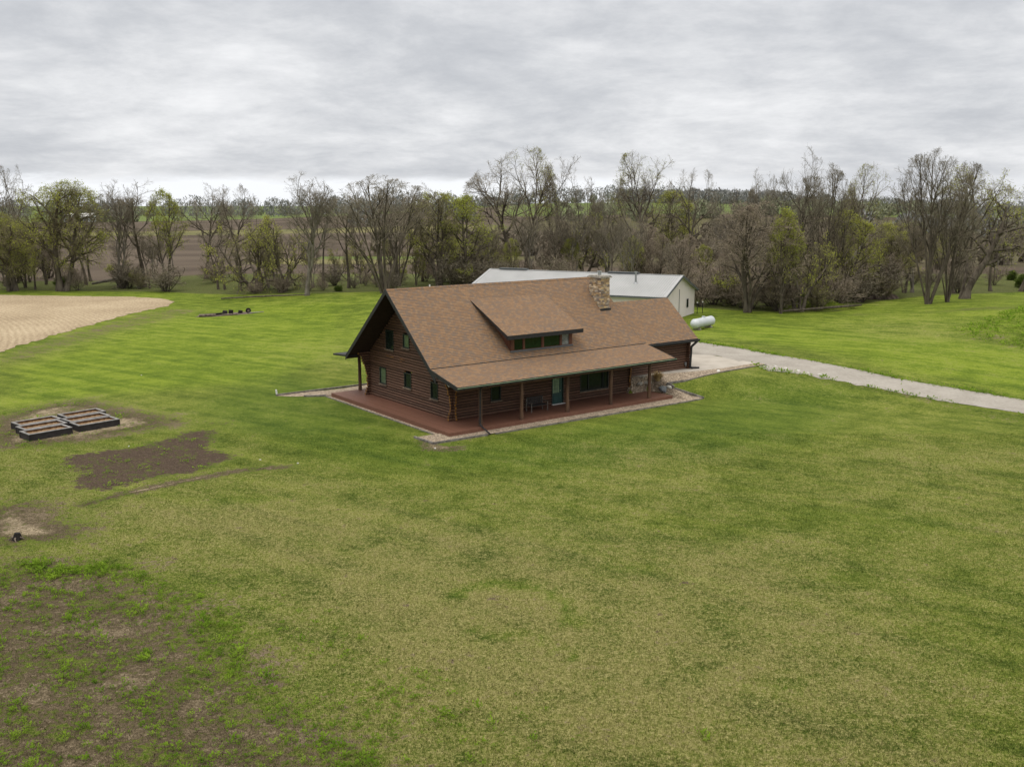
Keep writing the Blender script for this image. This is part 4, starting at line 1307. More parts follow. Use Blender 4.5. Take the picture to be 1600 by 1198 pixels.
logobj('tree_stump', (-37.9, 133.2, 0), (-37.85, 133.2, .40), .3, .28, MT['char'], 'low black stump between the larger ones on the burnt patch', g_, 'stump', 12)
tyre = empty('old_tyre', (-36.9, 133.7, .33), R(20))
tag(tyre, 'old black tyre standing at the right end of the burnt patch', 'tyre')
V, Fq = [], []
for i in range(20):
    a = 2 * math.pi * i / 20
    for k in range(10):
        t = 2 * math.pi * k / 10
        rr = .27 + .10 * math.cos(t)
        V.append((rr * math.cos(a), .11 * math.sin(t), rr * math.sin(a)))
for i in range(20):
    for k in range(10):
        Fq.append((i * 10 + k, i * 10 + (k + 1) % 10, ((i + 1) % 20) * 10 + (k + 1) % 10, ((i + 1) % 20) * 10 + k))
me = bpy.data.meshes.new('tread'); me.from_pydata(V, [], Fq); me.materials.append(MT['char']); me.update()
o = bpy.data.objects.new('tread', me); C.objects.link(o); o.parent = tyre
m = MB(); m.cyl((0, -.05, 0), (0, .05, 0), .17, n=14); m.build('rim', MT['oldlog'], tyre)
logobj('plank_scrap', (-36.6, 133.0, .08), (-34.9, 134.2, .10), .07, .06, MT['bedrim'], 'pale plank lying at the right end of the burnt patch', g_, 'plank', 6)
# uprooted stump and stick on the bare ground at left
st = empty('uprooted_stump', (-22.5, 41.5, 0)); tag(st, 'small dark uprooted stump on the bare ground at the left edge', 'stump')
m = MB(); m.cyl((0, 0, -.05), (.05, .05, .32), .24, .12, 9, jit=.25); m.build('stump_wood', MT['char'], st)
for k in range(4):
    a = k * 1.6
    m = MB(); m.path([(0.05 * math.cos(a), .05 * math.sin(a), .12), (.22 * math.cos(a), .22 * math.sin(a), .12), (.34 * math.cos(a + .3), .34 * math.sin(a + .3), .0)], [.07, .04, .015], 5); m.build('root', MT['oldlog'], st)
logobj('white_pipe', (-18.85, 75.35, 0), (-18.9, 75.35, .38), .07, .07, MT['white'], 'short white pipe standing at the end of the gravel path', None, 'pipe', 10)
for k, (x, y) in enumerate([(-33, 84), (-24.1, 58.5), (-12.6, 54.5), (38.6, 63.3), (-4.8, 58.0), (-15.0, 55.3)]):
    rock(x, y, .07, .06, .05, MT['white_stone'], 'small white stone lying in the lawn', 'small white stones in the lawn', 'stone', 'stone', seed=70 + k)
# two small posts with pale finials at the barn's right corner
for k, (x, y) in enumerate([(23.3, 120.2), (24.1, 120.9)]):
    po = empty('garden_post', (x, y, H1(x, y))); tag(po, ['thin dark post with white top nearest the barn corner', 'thin dark post with white top, the one farther from the barn corner'][k], 'post', 'thin posts at the barn corner')
    m = MB(); m.cyl((0, 0, 0), (0, 0, 1.35), .045, n=6); m.build('shaft', MT['dark'], po)
    m = MB(); m.cyl((0, 0, 1.35), (0, 0, 1.5), .08, .05, n=8); m.build('finial', MT['white'], po)
# stone slabs behind the tank
rock(22.2, 112.2, 1.5, .5, .16, MT['rock'], 'low pile of pale stone slabs between the tank and the barn', None, 'stone pile', 'stone_pile', seed=91)

# ---------------------------------------------------------------- far buildings
fb = empty('farm_shed', (-262, 590, H1(-262, 590)), R(8))
tag(fb, 'long pale farm shed far beyond the trees at left', 'shed')
m = MB(); m.box(-8, 8, -5, 5, 0, 3.4); m.build('wall', MT['metalfar'], fb)
m = MB()
for s_ in (-1, 1): m.quad([(-8.4, 0, 5.2), (8.4, 0, 5.2), (8.4, s_ * 5.6, 3.3), (-8.4, s_ * 5.6, 3.3)][::s_])
for xx in (-8, 8): m.quad([(xx, -5, 3.4), (xx, 5, 3.4), (xx, 0, 5.15)])
m.build('roof', MT['white'], fb)
m = MB()
for k in range(3): m.box(-5.5 + k * 4.5, -3.3 + k * 4.5, -5.06, -5.01, 0, 2.6)
m.build('door', MT['barntrim'], fb)
# ---------------------------------------------------------------- trees
class Tree:
    def __init__(self, seed):
        self.rng = random.Random(seed)
        self.seg = [[] for _ in range(7)]
        self.tips = []

    def branch(self, p, d, L, r, lvl, K):
        g = self.rng
        n = K['n'][lvl]; st = L / n
        pts = [Vector(p)]; rad = [r]; dd = Vector(d).normalized(); dirs = [dd.copy()]
        last = lvl == K['levels'] - 1
        taper = K.get('taper', .72) if lvl == 0 else .8
        E_ = K.get('env')
        for i in range(n):
            w_ = K['wander'][lvl]
            dd = dd + Vector((g.gauss(0, w_), g.gauss(0, w_), g.gauss(0, w_))) + Vector((0, 0, K['trop'][lvl]))
            dd.normalize()
            if E_ and i > 0:
                q_ = pts[-1] + dd * st
                jit = 1 + .10 * math.sin(q_.x * 1.3 + q_.z * .9) + .08 * math.cos(q_.y * 1.7)
                if q_.z > E_[0] and ((q_.z - E_[0]) / E_[1]) ** 2 + (q_.x ** 2 + q_.y ** 2) / E_[2] ** 2 > jit or math.hypot(q_.x, q_.y) > E_[2] * jit:
                    n = i; break
            pts.append(pts[-1] + dd * st); rad.append(max(r * (1 - taper * (i + 1) / n), K['rmin'] * (1, 2.2, 1.6, 1.25, 1)[lvl])); dirs.append(dd.copy())
        if n < K['n'][lvl]:
            rad = [max(r * (1 - taper * i / n), K['rmin'] * 1.2) for i in range(n + 1)]
        for i in range(n):
            self.seg[lvl].append((pts[i], pts[i + 1], rad[i], rad[i + 1]))
        if last:
            self.tips.append((pts[-1], dd.copy())); 
            if n > 1: self.tips.append((pts[n // 2], dd.copy()))
            return
        nc = K['nc'][lvl]
        nc = max(2, int(round(nc * g.uniform(.8, 1.2))))
        az = g.uniform(0, 6.28)
        f0 = K['f0'][lvl]
        for k in range(nc):
            t = f0 + (1 - f0) * ((k + g.uniform(.1, .9)) / nc)
            q = t * n; i = min(int(q), n - 1); fr = q - i
            pos = pts[i].lerp(pts[i + 1], fr); rr = rad[i] * (1 - fr) + rad[i + 1] * fr
            ax = dirs[i]
            az += 2.4 + g.uniform(-.5, .5)
            an = math.radians(K['ang'][lvl]) * g.uniform(.7, 1.25)
            s = ax.orthogonal().normalized(); s.rotate(Matrix.Rotation(az, 3, ax))
            nd = ax * math.cos(an) + s * math.sin(an)
            Lc = L * K['rat'][lvl] * (1 - K['short'][lvl] * t) * g.uniform(.72, 1.2)
            self.branch(pos, nd, Lc, min(rr * .75, r * .62), lvl + 1, K)

    def arrays(self, levels, sides):
        Vs, Fs, off = [], [], 0
        for lv, ns in zip(levels, sides):
            S = self.seg[lv]
            if not S: continue
            a = np.array([s[0] for s in S]); b = np.array([s[1] for s in S])
            r0 = np.array([s[2] for s in S]); r1 = np.array([s[3] for s in S])
            d = b - a; d /= np.linalg.norm(d, axis=1)[:, None] + 1e-9
            ref = np.where(np.abs(d[:, 2:3]) < .9, np.array([[0, 0, 1.]]), np.array([[1., 0, 0]]))
            s = np.cross(d, ref); s /= np.linalg.norm(s, axis=1)[:, None] + 1e-9
            u = np.cross(s, d)
            m = len(S)
            an = np.arange(ns) * 2 * np.pi / ns
            ring = s[:, None, :] * np.cos(an)[None, :, None] + u[:, None, :] * np.sin(an)[None, :, None]
            A = a[:, None, :] + ring * r0[:, None, None]
            B = b[:, None, :] + ring * r1[:, None, None]
            V = np.concatenate([A, B], 1).reshape(-1, 3)
            base = off + np.arange(m)[:, None] * 2 * ns
            i = np.arange(ns)[None, :]; j = (np.arange(ns)[None, :] + 1) % ns
            Fq = np.stack([base + i, base + j, base + ns + j, base + ns + i], 2).reshape(-1, 4)
            Vs.append(V); Fs.append(Fq); off += len(V)
        return np.concatenate(Vs), np.concatenate(Fs)


def leaf_arrays(tips, per, size, spread, seed, keep=1.0, zmin=-1e9, zmax=1e9):
    rng = np.random.default_rng(seed)
    T = np.array([t[0] for t in tips if zmin < t[0].z < zmax])
    T = T[rng.random(len(T)) < keep]
    if keep < .95:   # leaves come out in patches
        cl = np.sin(T[:, 0] * .9 + seed) + np.sin(T[:, 1] * 1.1 + 2 * seed) + np.sin(T[:, 2] * .8 + 3 * seed)
        T = T[cl > -.6]
    c = np.repeat(T, per, 0) + rng.normal(0, spread, (len(T) * per, 3))
    n = len(c)
    a = rng.normal(0, 1, (n, 3)); a /= np.linalg.norm(a, axis=1)[:, None]
    b = np.cross(a, rng.normal(0, 1, (n, 3))); b /= np.linalg.norm(b, axis=1)[:, None]
    sz = size * rng.uniform(.6, 1.4, (n, 1))
    V = np.stack([c - a * sz, c + b * sz * .55, c + a * sz, c - b * sz * .55], 1).reshape(-1, 3)
    Fq = np.arange(n * 4).reshape(n, 4)
    return V, Fq


KB = dict(levels=5, n=[9, 6, 5, 3, 2], wander=[.06, .14, .17, .18, .2], trop=[.02, .05, .03, .01, 0], nc=[11, 9, 7, 5], f0=[.35, .25, .2, .15],
          ang=[48, 42, 42, 42], rat=[.62, .55, .52, .62], short=[.45, .45, .4, .3], rmin=.0085)
def KK(**k):
    d = dict(KB); d.update(k); return d
KINDS = {
    'A': dict(K=KK(env=(9.5, 6.0, 6.2), ang=[44, 40, 40, 42], f0=[.42, .25, .2, .15], rat=[.80, .52, .5, .6], short=[.12, .4, .4, .3], trop=[.02, .05, .03, .01, 0]), H=12, stems=[(0, 0, .34)], bark='bark', tw='twig', rmin=.011),
    'A2': dict(K=KK(env=(8.5, 5.0, 6.6), ang=[52, 44, 42, 42], f0=[.5, .25, .2, .15], wander=[.09, .18, .2, .2, .2], nc=[9, 8, 7, 5], rat=[.95, .5, .5, .6], short=[.15, .4, .4, .3]), H=9.5, stems=[(6, 30, .36)], bark='bark', tw='twig'),
    'AG': dict(K=KK(env=(9.5, 7.0, 5.2), ang=[42, 40, 40, 42], f0=[.38, .25, .2, .15], rat=[.75, .52, .5, .6], short=[.15, .4, .4, .3]), H=12.5, stems=[(0, 0, .33)], bark='bark', tw='twig', leaf=(1, .065, .10, .5), lm='bud'),
    'C': dict(K=KK(env=(10, 7.5, 3.7), ang=[30, 32, 36, 40], nc=[11, 7, 6, 4], rat=[.58, .5, .5, .6], short=[.15, .4, .4, .3], f0=[.36, .25, .2, .15], trop=[.01, .09, .05, .02, 0]), H=14, stems=[(2, 0, .24), (11, 120, .17)], bark='palebark', tw='twig'),
    'C2': dict(K=KK(env=(10, 7, 3.4), ang=[34, 34, 36, 40], nc=[10, 7, 5, 4], rat=[.5, .5, .5, .6], short=[.2, .4, .4, .3], f0=[.45, .25, .2, .15], trop=[.01, .07, .05, .02, 0]), H=15, stems=[(3, 200, .22)], bark='bark', tw='twig'),
    'Y': dict(K=KK(env=(10, 6.5, 5.4), ang=[38, 38, 38, 40], nc=[8, 7, 6, 4], f0=[.5, .25, .2, .15], rat=[.55, .52, .5, .6], short=[.1, .4, .4, .3], trop=[.03, .06, .04, .02, 0]), H=13, stems=[(13, 0, .22), (16, 180, .22)], bark='bark', tw='twig'),
    'V': dict(K=KK(env=(8.5, 6.5, 6.8), ang=[26, 32, 36, 40], nc=[8, 6, 5, 4], f0=[.35, .2, .2, .15], rat=[.46, .5, .5, .6], short=[.15, .4, .4, .3], trop=[.015, .05, .03, .02, 0], wander=[.05, .11, .15, .17, .2]), H=15,
              stems=[(5, 0, .20), (13, 60, .17), (17, 125, .16), (21, 190, .16), (15, 250, .18), (24, 310, .15), (27, 20, .13)], bark='bark', tw='twig'),
    'K': dict(K=KK(env=(8, 6.5, 8.5), ang=[58, 54, 50, 46], wander=[.12, .24, .28, .26, .25], nc=[10, 7, 6, 5], f0=[.38, .2, .2, .15]), H=15, stems=[(27, 5, .50), (14, 60, .2)], bark='bark', tw='twig', leaf=(1, .08, .12, .5), lm='bud'),
    'L': dict(K=KK(env=(3.5, 4, 6), ang=[58, 50, 46, 44], wander=[.14, .2, .24, .22, .2], nc=[8, 7, 6, 5], f0=[.22, .2, .2, .15], rat=[.66, .55, .5, .6]), H=7,
              stems=[(28, 20, .22), (36, 150, .2), (20, 260, .2)], bark='bark', tw='oliveTwig', leaf=(1, .07, .12, .35), lm='bud'),
    'G': dict(K=KK(env=(6.5, 5.5, 3.6), ang=[36, 38, 40, 42], nc=[10, 7, 6, 4], f0=[.2, .2, .2, .15], rat=[.46, .55, .5, .6], trop=[.02, .05, .04, .02, 0]), H=12,
              stems=[(3, 0, .2), (14, 90, .16), (13, 220, .15)], bark='bark', tw='oliveTwig', leaf=(2, .065, .16, .50), lm='bud'),
    'G2': dict(K=KK(env=(6, 5, 4), ang=[42, 42, 42, 42], nc=[10, 7, 6, 4], f0=[.16, .2, .2, .15], rat=[.5, .55, .5, .6]), H=11, stems=[(8, 40, .2), (14, 200, .16)], bark='bark', tw='oliveTwig', leaf=(2, .07, .18, .50), lm='budleaf'),
    'W': dict(K=KK(env=(7, 5.5, 7), ang=[48, 46, 44, 40], nc=[11, 8, 7, 5], f0=[.22, .2, .15, .15], rat=[.55, .55, .55, .9], trop=[.02, .03, -.03, -.16, -.22], wander=[.09, .16, .18, .12, .1]), H=13,
              stems=[(12, 10, .36), (18, 160, .28)], bark='bark', tw='oliveTwig', leaf=(2, .065, .18, .62), lm='budleaf'),
    'B': dict(K=KK(env=(6, 5, 4.2), ang=[34, 38, 40, 44], nc=[9, 7, 6, 4], f0=[.22, .15, .15, .15], rat=[.48, .52, .5, .65], trop=[.02, .03, .02, .02, 0]), H=11,
              stems=[(3, 0, .17), (9, 70, .14), (16, 150, .11), (15, 250, .11)], bark='bark', tw='redtwig'),
}
# shrubs: four levels only
KS = dict(levels=4, n=[5, 4, 3, 2], wander=[.12, .2, .22, .22], trop=[.03, .02, .01, 0], nc=[8, 6, 4], f0=[.15, .1, .1], ang=[32, 38, 42], rat=[.5, .5, .6], short=[.4, .4, .3], rmin=.009)
def KKS(**k):
    d = dict(KS); d.update(k); return d
_st = [(4, 0, .05), (14, 40, .045), (22, 85, .04), (30, 130, .04), (18, 175, .045), (34, 215, .035), (26, 255, .04), (38, 300, .035), (12, 330, .045)]
KINDS['S'] = dict(K=KKS(), H=4.2, stems=_st, bark='bark', tw='redtwig')
KINDS['S2'] = dict(K=KKS(ang=[44, 46, 46], trop=[0, 0, 0, 0]), H=3.2, stems=_st, bark='bark', tw='twig')
KINDS['SG'] = dict(K=KKS(), H=3.6, stems=_st, bark='bark', tw='oliveTwig', leaf=(2, .06, .12, .7), lm='budleaf')
KINDS['SD'] = dict(K=KKS(ang=[50, 50, 46]), H=2.0, stems=_st, bark='bark', tw='oliveTwig', leaf=(3, .07, .12, .9), lm='darkleaf')
NAMES = {'A': 'bare_tree', 'A2': 'bare_tree', 'AG': 'budding_tree', 'C': 'slender_tree', 'C2': 'slender_tree', 'Y': 'forked_tree', 'V': 'multi_stem_tree', 'K': 'gnarled_tree', 'L': 'low_spreading_tree',
         'G': 'green_budding_tree', 'G2': 'green_budding_tree', 'W': 'willow_tree', 'B': 'thicket_tree', 'S': 'brush_shrub', 'S2': 'brush_shrub', 'SG': 'green_shrub', 'SD': 'green_shrub'}

PROTO = {}
for ki, (kn, D) in enumerate(KINDS.items()):
    T = Tree(100 + ki * 7)
    for (tilt, az, r) in D['stems']:
        t, a = math.radians(tilt), math.radians(az)
        d = Vector((math.sin(t) * math.cos(a), math.sin(t) * math.sin(a), math.cos(t)))
        p = Vector((math.cos(a) * r * .8, math.sin(a) * r * .8, -.15)) if tilt > 4 else Vector((0, 0, -.15))
        T.branch(p, d, D['H'] * T.rng.uniform(.85, 1.0) * (1 if tilt < 20 else .85), r, 0, D['K'])
    lv = D['K']['levels']
    tz = np.array([t[0].z for t in T.tips]); tx = np.array([[t[0].x, t[0].y] for t in T.tips])
    ht = float(np.percentile(tz, 99.5)); wd = float(np.percentile(np.abs(tx - tx.mean(0)), 96) * 2)
    Vt, Ft = T.arrays([0, 1, 2] if lv == 5 else [0, 1], [8, 6, 4] if lv == 5 else [5, 4])
    # root flare
    fl = (Vt[:, 2] < .9); cxy = 1 + .5 * np.clip(1 - Vt[fl, 2:3] / .9, 0, 1) ** 2
    Vt[fl, :2] *= cxy
    Vc, Fc = T.arrays([3, 4] if lv == 5 else [2, 3], [3, 3])
    tm = mesh_np('trunk', Vt, Ft, MT[D['bark']], link=False)
    cm = mesh_np('crown', Vc, Fc, MT[D['tw']], link=False)
    lm = None
    if 'leaf' in D:
        pr, sz, sp, kp = D['leaf']
        Vl, Fl = leaf_arrays(T.tips, pr, sz, sp, ki + 3, kp)
        lm = mesh_np('leaves', Vl, Fl, MT[D['lm']], link=False)
    PROTO[kn] = (tm, cm, lm, ht, wd)
    print('proto', kn, len(Fc), len(Fl) if lm else 0, round(ht, 1), round(wd, 1))


def plant(kn, x, y, height, width, label, cat='tree', group=None, rz=None, simple=False, lean=0.0):
    tm, cm, lm, ht, wd = PROTO[kn]
    rz = random.uniform(0, 6.28) if rz is None else rz
    root = empty(NAMES[kn], (x, y, H1(x, y) - .05), rz)
    sz = height / ht; sx = width / wd if width else sz
    sx = min(max(sx, sz * .55), sz * 1.5)
    root.scale = (sx, sx, sz)
    root.rotation_euler = (lean * math.cos(rz), lean * math.sin(rz), rz)
    for nm, me in (('trunk', tm), ('crown', cm), ('leaves', lm)):
        if me is None: continue
        o = bpy.data.objects.new(nm, me); C.objects.link(o); o.parent = root
    tag(root, label, cat, group)
    return root


GRP = 'trees along the creek behind the lawn'
LAB = [
    'yellow green willow nearest the left edge, behind the stubble field', 'large yellow green willow on dark leaning trunks behind the stubble field', 'tall bare tree rising above the willows at the left edge',
    'bare tree with a pale trunk just right of the big willow', 'bare tree with a bushy top right of the pale trunked one, left woods', 'slim green tinged tree behind the tip of the stubble field', 'left of two round topped dark bare trees above the far brown field',
    'right of two round topped dark bare trees above the far brown field', 'low wide brownish green tree at the lawn edge behind the burnt patch', 'small crooked dark tree beside the pale trunked tall tree', 'tall bare tree with whitish trunk at the lawn edge left of the house',
    'big vase shaped bare tree directly behind the house gable', 'second stem cluster behind the big vase shaped tree', 'yellow green budding tree right of the vase shaped tree', 'yellow green budding tree beside the left end of the barn roof',
    'great spreading bare oak above the left end of the barn', 'tall oak with small buds just right of the great spreading one', 'forked bare tree above the chimney side of the barn roof', 'low crooked tree with green tips behind the barn ridge', 'tall dark bare tree above the right half of the barn roof',
    'narrow green leafed tree with two dark trunks behind the barn roof end', 'bare tree with curved trunk at the right end of the barn', 'dense brown twiggy tree on twin trunks right of the barn', 'slim tree with scattered yellow green leaves in the right thicket', 'tallest bare tree of the right thicket with forked top',
    'bare tree with fanned upswept branches right of the tallest one', 'low sprawling tree with many thin limbs at the lawn edge right of the barn', 'tall green tinged tree behind the soil bank', 'narrow bare tree left of the big many stemmed one', 'big many stemmed bare tree at the right lawn edge',
    'smaller stem cluster beside the big many stemmed tree', 'thick leaning gnarled tree right of the many stemmed one', 'gnarled budding tree at the right edge of the picture', 'thin bare tree behind the thicket right of the barn', 'green budding tree before the soil bank in the right woods',
    'bare tree behind the big willow', 'thin bare tree left of the vase shaped tree', 'thin bare tree behind the chimney, between the forked and the dark one', 'thin bare tree between the oaks and the forked tree', 'thin bare tree just right of the barn end', 'thin bare tree right of the whitish trunked one',
    'bare tree behind the yellow green budding pair', 'bare tree behind the leaning gnarled one at right']
RZ = {0: 1.0, 1: 2.9, 15: 0.4, 31: 0.0}
alt = {'A': ['A', 'A2'], 'C': ['C2', 'C'], 'G': ['G', 'G2']}
cnt = {}
for k, (x, y, ht_, kd, wd_) in enumerate(TREES):
    cnt[kd] = cnt.get(kd, 0) + 1
    kk = alt[kd][cnt[kd] % 2] if kd in alt else kd
    if k == 10: kk = 'C'
    plant(kk, x, y, ht_ * 1.02, wd_ * 1.12, LAB[k], 'tree', GRP, rz=RZ.get(k))

# the denser wood behind and between them
frontline = [(-140, 171), (-90, 169), (-60, 166), (-45, 156), (-30, 149), (-15, 152), (10, 160), (24, 128), (29, 124), (35, 121.5), (42, 123), (50, 133), (62, 142), (80, 150), (120, 165)]
fx_ = [p[0] for p in frontline]; fy_ = [p[1] for p in frontline]
rg = random.Random(21)
def zone(x):
    return 'left' if x < -46 else ('middle' if x < 20 else 'right')
fill_lab = {
    ('bare', 'left'): 'thin bare tree of the open wood behind the stubble field', ('bare', 'middle'): 'thin bare tree of the wood behind house and barn', ('bare', 'right'): 'thin bare tree of the thicket right of the barn',
    ('green', 'left'): 'small budding green tree in the open wood behind the stubble field', ('green', 'middle'): 'small budding green tree in the wood behind house and barn', ('green', 'right'): 'small budding green tree in the thicket right of the barn',
    ('thick', 'left'): 'dense twiggy brown tree in the wood at far left', ('thick', 'middle'): 'dense twiggy brown tree behind house and barn', ('thick', 'right'): 'dense twiggy brown tree of the thicket right of the barn'}
def fill(n, xr, dep, kinds, hr, prob_w):
    for _ in range(n):
        f = rg.uniform(0, 1) ** 1.2
        x = rg.uniform(*xr); y = float(np.interp(x, fx_, fy_)) + 2.5 + f * dep
        kd = rg.choices(kinds, prob_w)[0]
        hh = rg.uniform(*hr) * (1.0 if kd in ('C', 'C2', 'A', 'A2') else .8)
        c = 'green' if kd in ('G', 'G2', 'L') else ('thick' if kd == 'B' else 'bare')
        # spread with distance
        s = y / 150.0
        z_ = zone(x)
        plant(kd, x * 1.0, y, hh, hh * rg.uniform(.38, .6), fill_lab[(c, z_)], 'tree', {'bare': 'thin bare trees', 'green': 'small budding trees', 'thick': 'dense twiggy trees'}[c] + ' of the ' + z_ + ' wood')
fill(15, (-108, -46), 34, ['C', 'C2', 'A', 'G', 'L'], (8, 14), [4, 4, 2, 1, 1])
fill(5, (-105, -86), 16, ['G', 'G2', 'B'], (9, 14), [2, 2, 1])
fill(12, (-46, -15), 26, ['C', 'C2', 'B', 'L', 'G'], (7, 11), [3, 3, 2, 1, 1])
fill(20, (-15, 32), 34, ['C', 'C2', 'A', 'B', 'G', 'G2'], (9, 14), [4, 4, 2, 2, 2, 1])
fill(22, (25, 62), 34, ['B', 'C', 'C2', 'G', 'G2', 'A'], (8, 14), [5, 4, 4, 1, .6, 2])
fill(16, (50, 100), 50, ['B', 'C', 'A2', 'G', 'G2'], (9, 14), [3, 3, 2, 2, 1])

shr_lab = {'S': 'tangled reddish brown brush at the foot of the {} trees', 'S2': 'low grey brown brush at the foot of the {} trees', 'SG': 'light green leafing shrub at the foot of the {} trees', 'SD': 'low dark green bush at the foot of the {} trees'}
def shrubs(n, xr, d0, dep, kinds, wts, hr):
    for _ in range(n):
        x = rg.uniform(*xr); y = float(np.interp(x, fx_, fy_)) + d0 + rg.uniform(0, 1) ** 1.5 * dep
        kd = rg.choices(kinds, wts)[0]
        h_ = rg.uniform(*hr)
        if kd == 'SD': h_ *= .55
        plant(kd, x, y, h_, h_ * rg.uniform(.9, 1.4), shr_lab[kd].format(zone(x)), 'shrub', {'S': 'reddish brush', 'S2': 'grey brush', 'SG': 'light green shrubs', 'SD': 'dark green bushes'}[kd] + ' under the ' + zone(x) + ' trees')
shrubs(20, (-112, -46), .8, 22, ['S', 'S2', 'SG', 'SD'], [3, 3, 3, 1], (2.2, 5.6))
shrubs(20, (-46, -14), .6, 22, ['S', 'S2', 'SG', 'SD'], [4, 4, .8, 1], (1.4, 3.4))
shrubs(22, (-14, 24), 1, 30, ['S', 'S2', 'SG'], [4, 3, 1.5], (3.0, 6.0))
shrubs(38, (24, 56), .8, 24, ['S', 'S2', 'SG', 'SD'], [5, 3, 2.5, 1], (2.6, 6.0))
shrubs(24, (56, 105), 2.5, 30, ['S', 'S2', 'SG', 'SD'], [4, 3, 2, 1], (1.8, 4.0))

# fallen trunks, one of them a stand-in for a shadow line
def fallen(pts, rads, m_, label):
    m = MB(); m.path([(x, y, H1(x, y) + z) for x, y, z in pts], rads, 8)
    o = m.build('fallen_trunk_or_shade_bar', m_); tag(o, label, 'fallen tree', 'fallen trunks in the wood')
fallen([(47.8, 141, 3.6), (49.5, 141, 5.2), (52, 141.5, 8.8)], [.42, .34, .12], MT['palebark'], 'pale broken trunk leaning up in the right thicket')
fallen([(43.6, 133, 1.3), (46, 134, 2.6), (49.4, 136, 4.2)], [.11, .16, .12], MT['palebark'], 'thin pale leaning trunk before the soil bank')
fallen([(-77, 176, .6), (-73, 177, 1.4), (-68, 177.5, 1.0)], [.2, .3, .2], MT['palebark'], 'pale fallen trunk among the left woods')
fallen([(-72, 175, .4), (-70, 176, 1.6), (-66.5, 177, .8)], [.16, .2, .12], MT['palebark'], 'crooked pale fallen limb among the left woods')
fallen([(-46, 151.5, .2), (-38, 148.5, .4), (-31.6, 146.5, .3)], [.10, .14, .09], MT['bark'], 'dark bar standing in for the shadow line along the lawn edge left of the whitish trunk')  # thin dark pole added in place of a line of shadow
fallen([(34, 120.5, .3), (41, 122, .6), (46, 126, .4)], [.1, .16, .1], MT['bark'], 'dark log lying along the lawn edge in the right thicket')
fallen([(-12, 172, 10.2), (-9, 171, 9.6), (-5, 171, 7.2)], [.10, .28, .36], MT['bark'], 'broken dark limb hanging between the budding trees and the oak')

# far woods on the ridges: one mass each
def farwood(name, lines, m_, label, seed, dens=1.0, hr=(8, 13)):
    rng = np.random.default_rng(seed)
    cs = []
    for (xa, ya, xb, yb, n, wdt) in lines:
        t = rng.random(int(n * dens)); cs.append(np.stack([xa + (xb - xa) * t + rng.normal(0, wdt, len(t)), ya + (yb - ya) * t + rng.normal(0, wdt, len(t))], 1))
    c = np.concatenate(cs); z = hgt(c[:, 0], c[:, 1])
    n = len(c); per = 150
    h_ = rng.uniform(hr[0], hr[1], n); w_ = h_ * rng.uniform(.35, .55, n)
    u = rng.normal(0, 1, (n, per, 3)); u /= np.linalg.norm(u, axis=2)[:, :, None]; u *= rng.uniform(.45, 1, (n, per, 1)) ** .5
    p = np.stack([c[:, 0:1] + u[..., 0] * w_[:, None], c[:, 1:2] + u[..., 1] * w_[:, None], z[:, None] + h_[:, None] * (.46 + .5 * u[..., 2])], 2).reshape(-1, 3)
    k = len(p)
    a = rng.normal(0, 1, (k, 3)); a[:, 2] = np.abs(a[:, 2]) + .8; a /= np.linalg.norm(a, axis=1)[:, None]
    b = np.cross(a, rng.normal(0, 1, (k, 3))); b /= np.linalg.norm(b, axis=1)[:, None]
    s = rng.uniform(.6, 1.5, (k, 1))
    V = np.stack([p - a * s, p + b * s * .28, p + a * s, p - b * s * .28], 1).reshape(-1, 3)
    o = mesh_np(name, V, np.arange(4 * k).reshape(k, 4), m_)
    tag(o, label, 'woods', kind='stuff')
farwood('far_treeline', [(-900, 860, 900, 930, 420, 18), (-420, 700, -60, 720, 50, 7)], MT['farwood'], 'grey tree line along the flat horizon', 33, 1.0, (12, 18))
farwood('distant_brush', [(-20, 215, 150, 225, 45, 9), (-10, 270, 170, 280, 110, 12), (60, 330, 260, 350, 90, 12)], MT['distbrush'], 'brown brush on the rough slope beyond the wood', 34, 1.0, (4, 7))
farwood('far_woods', [(70, 590, 175, 600, 110, 8), (190, 600, 420, 640, 70, 12), (-120, 700, 30, 720, 40, 7), (-70, 420, -20, 440, 10, 4), (130, 330, 330, 350, 70, 9)], MT['farwood'], 'grey brown woods along the far ridges', 31, 1.0, (6, 10))
farwood('far_green_woods', [(-900, 880, 900, 905, 120, 18), (40, 430, 200, 470, 60, 16), (150, 320, 330, 335, 40, 8), (-300, 560, -180, 575, 10, 4)], MT['fargreen'], 'greenish woods along the far ridges', 32, 1.0, (5, 8.5))
# ---------------------------------------------------------------- weeds and blades that stand up from the ground
def poly_pts(poly, n, rng):
    p = np.array(poly); lo, hi = p.min(0), p.max(0)
    q = rng.uniform(lo, hi, (n, 2))
    return q[sdist(q[:, 0], q[:, 1], poly) > 0]


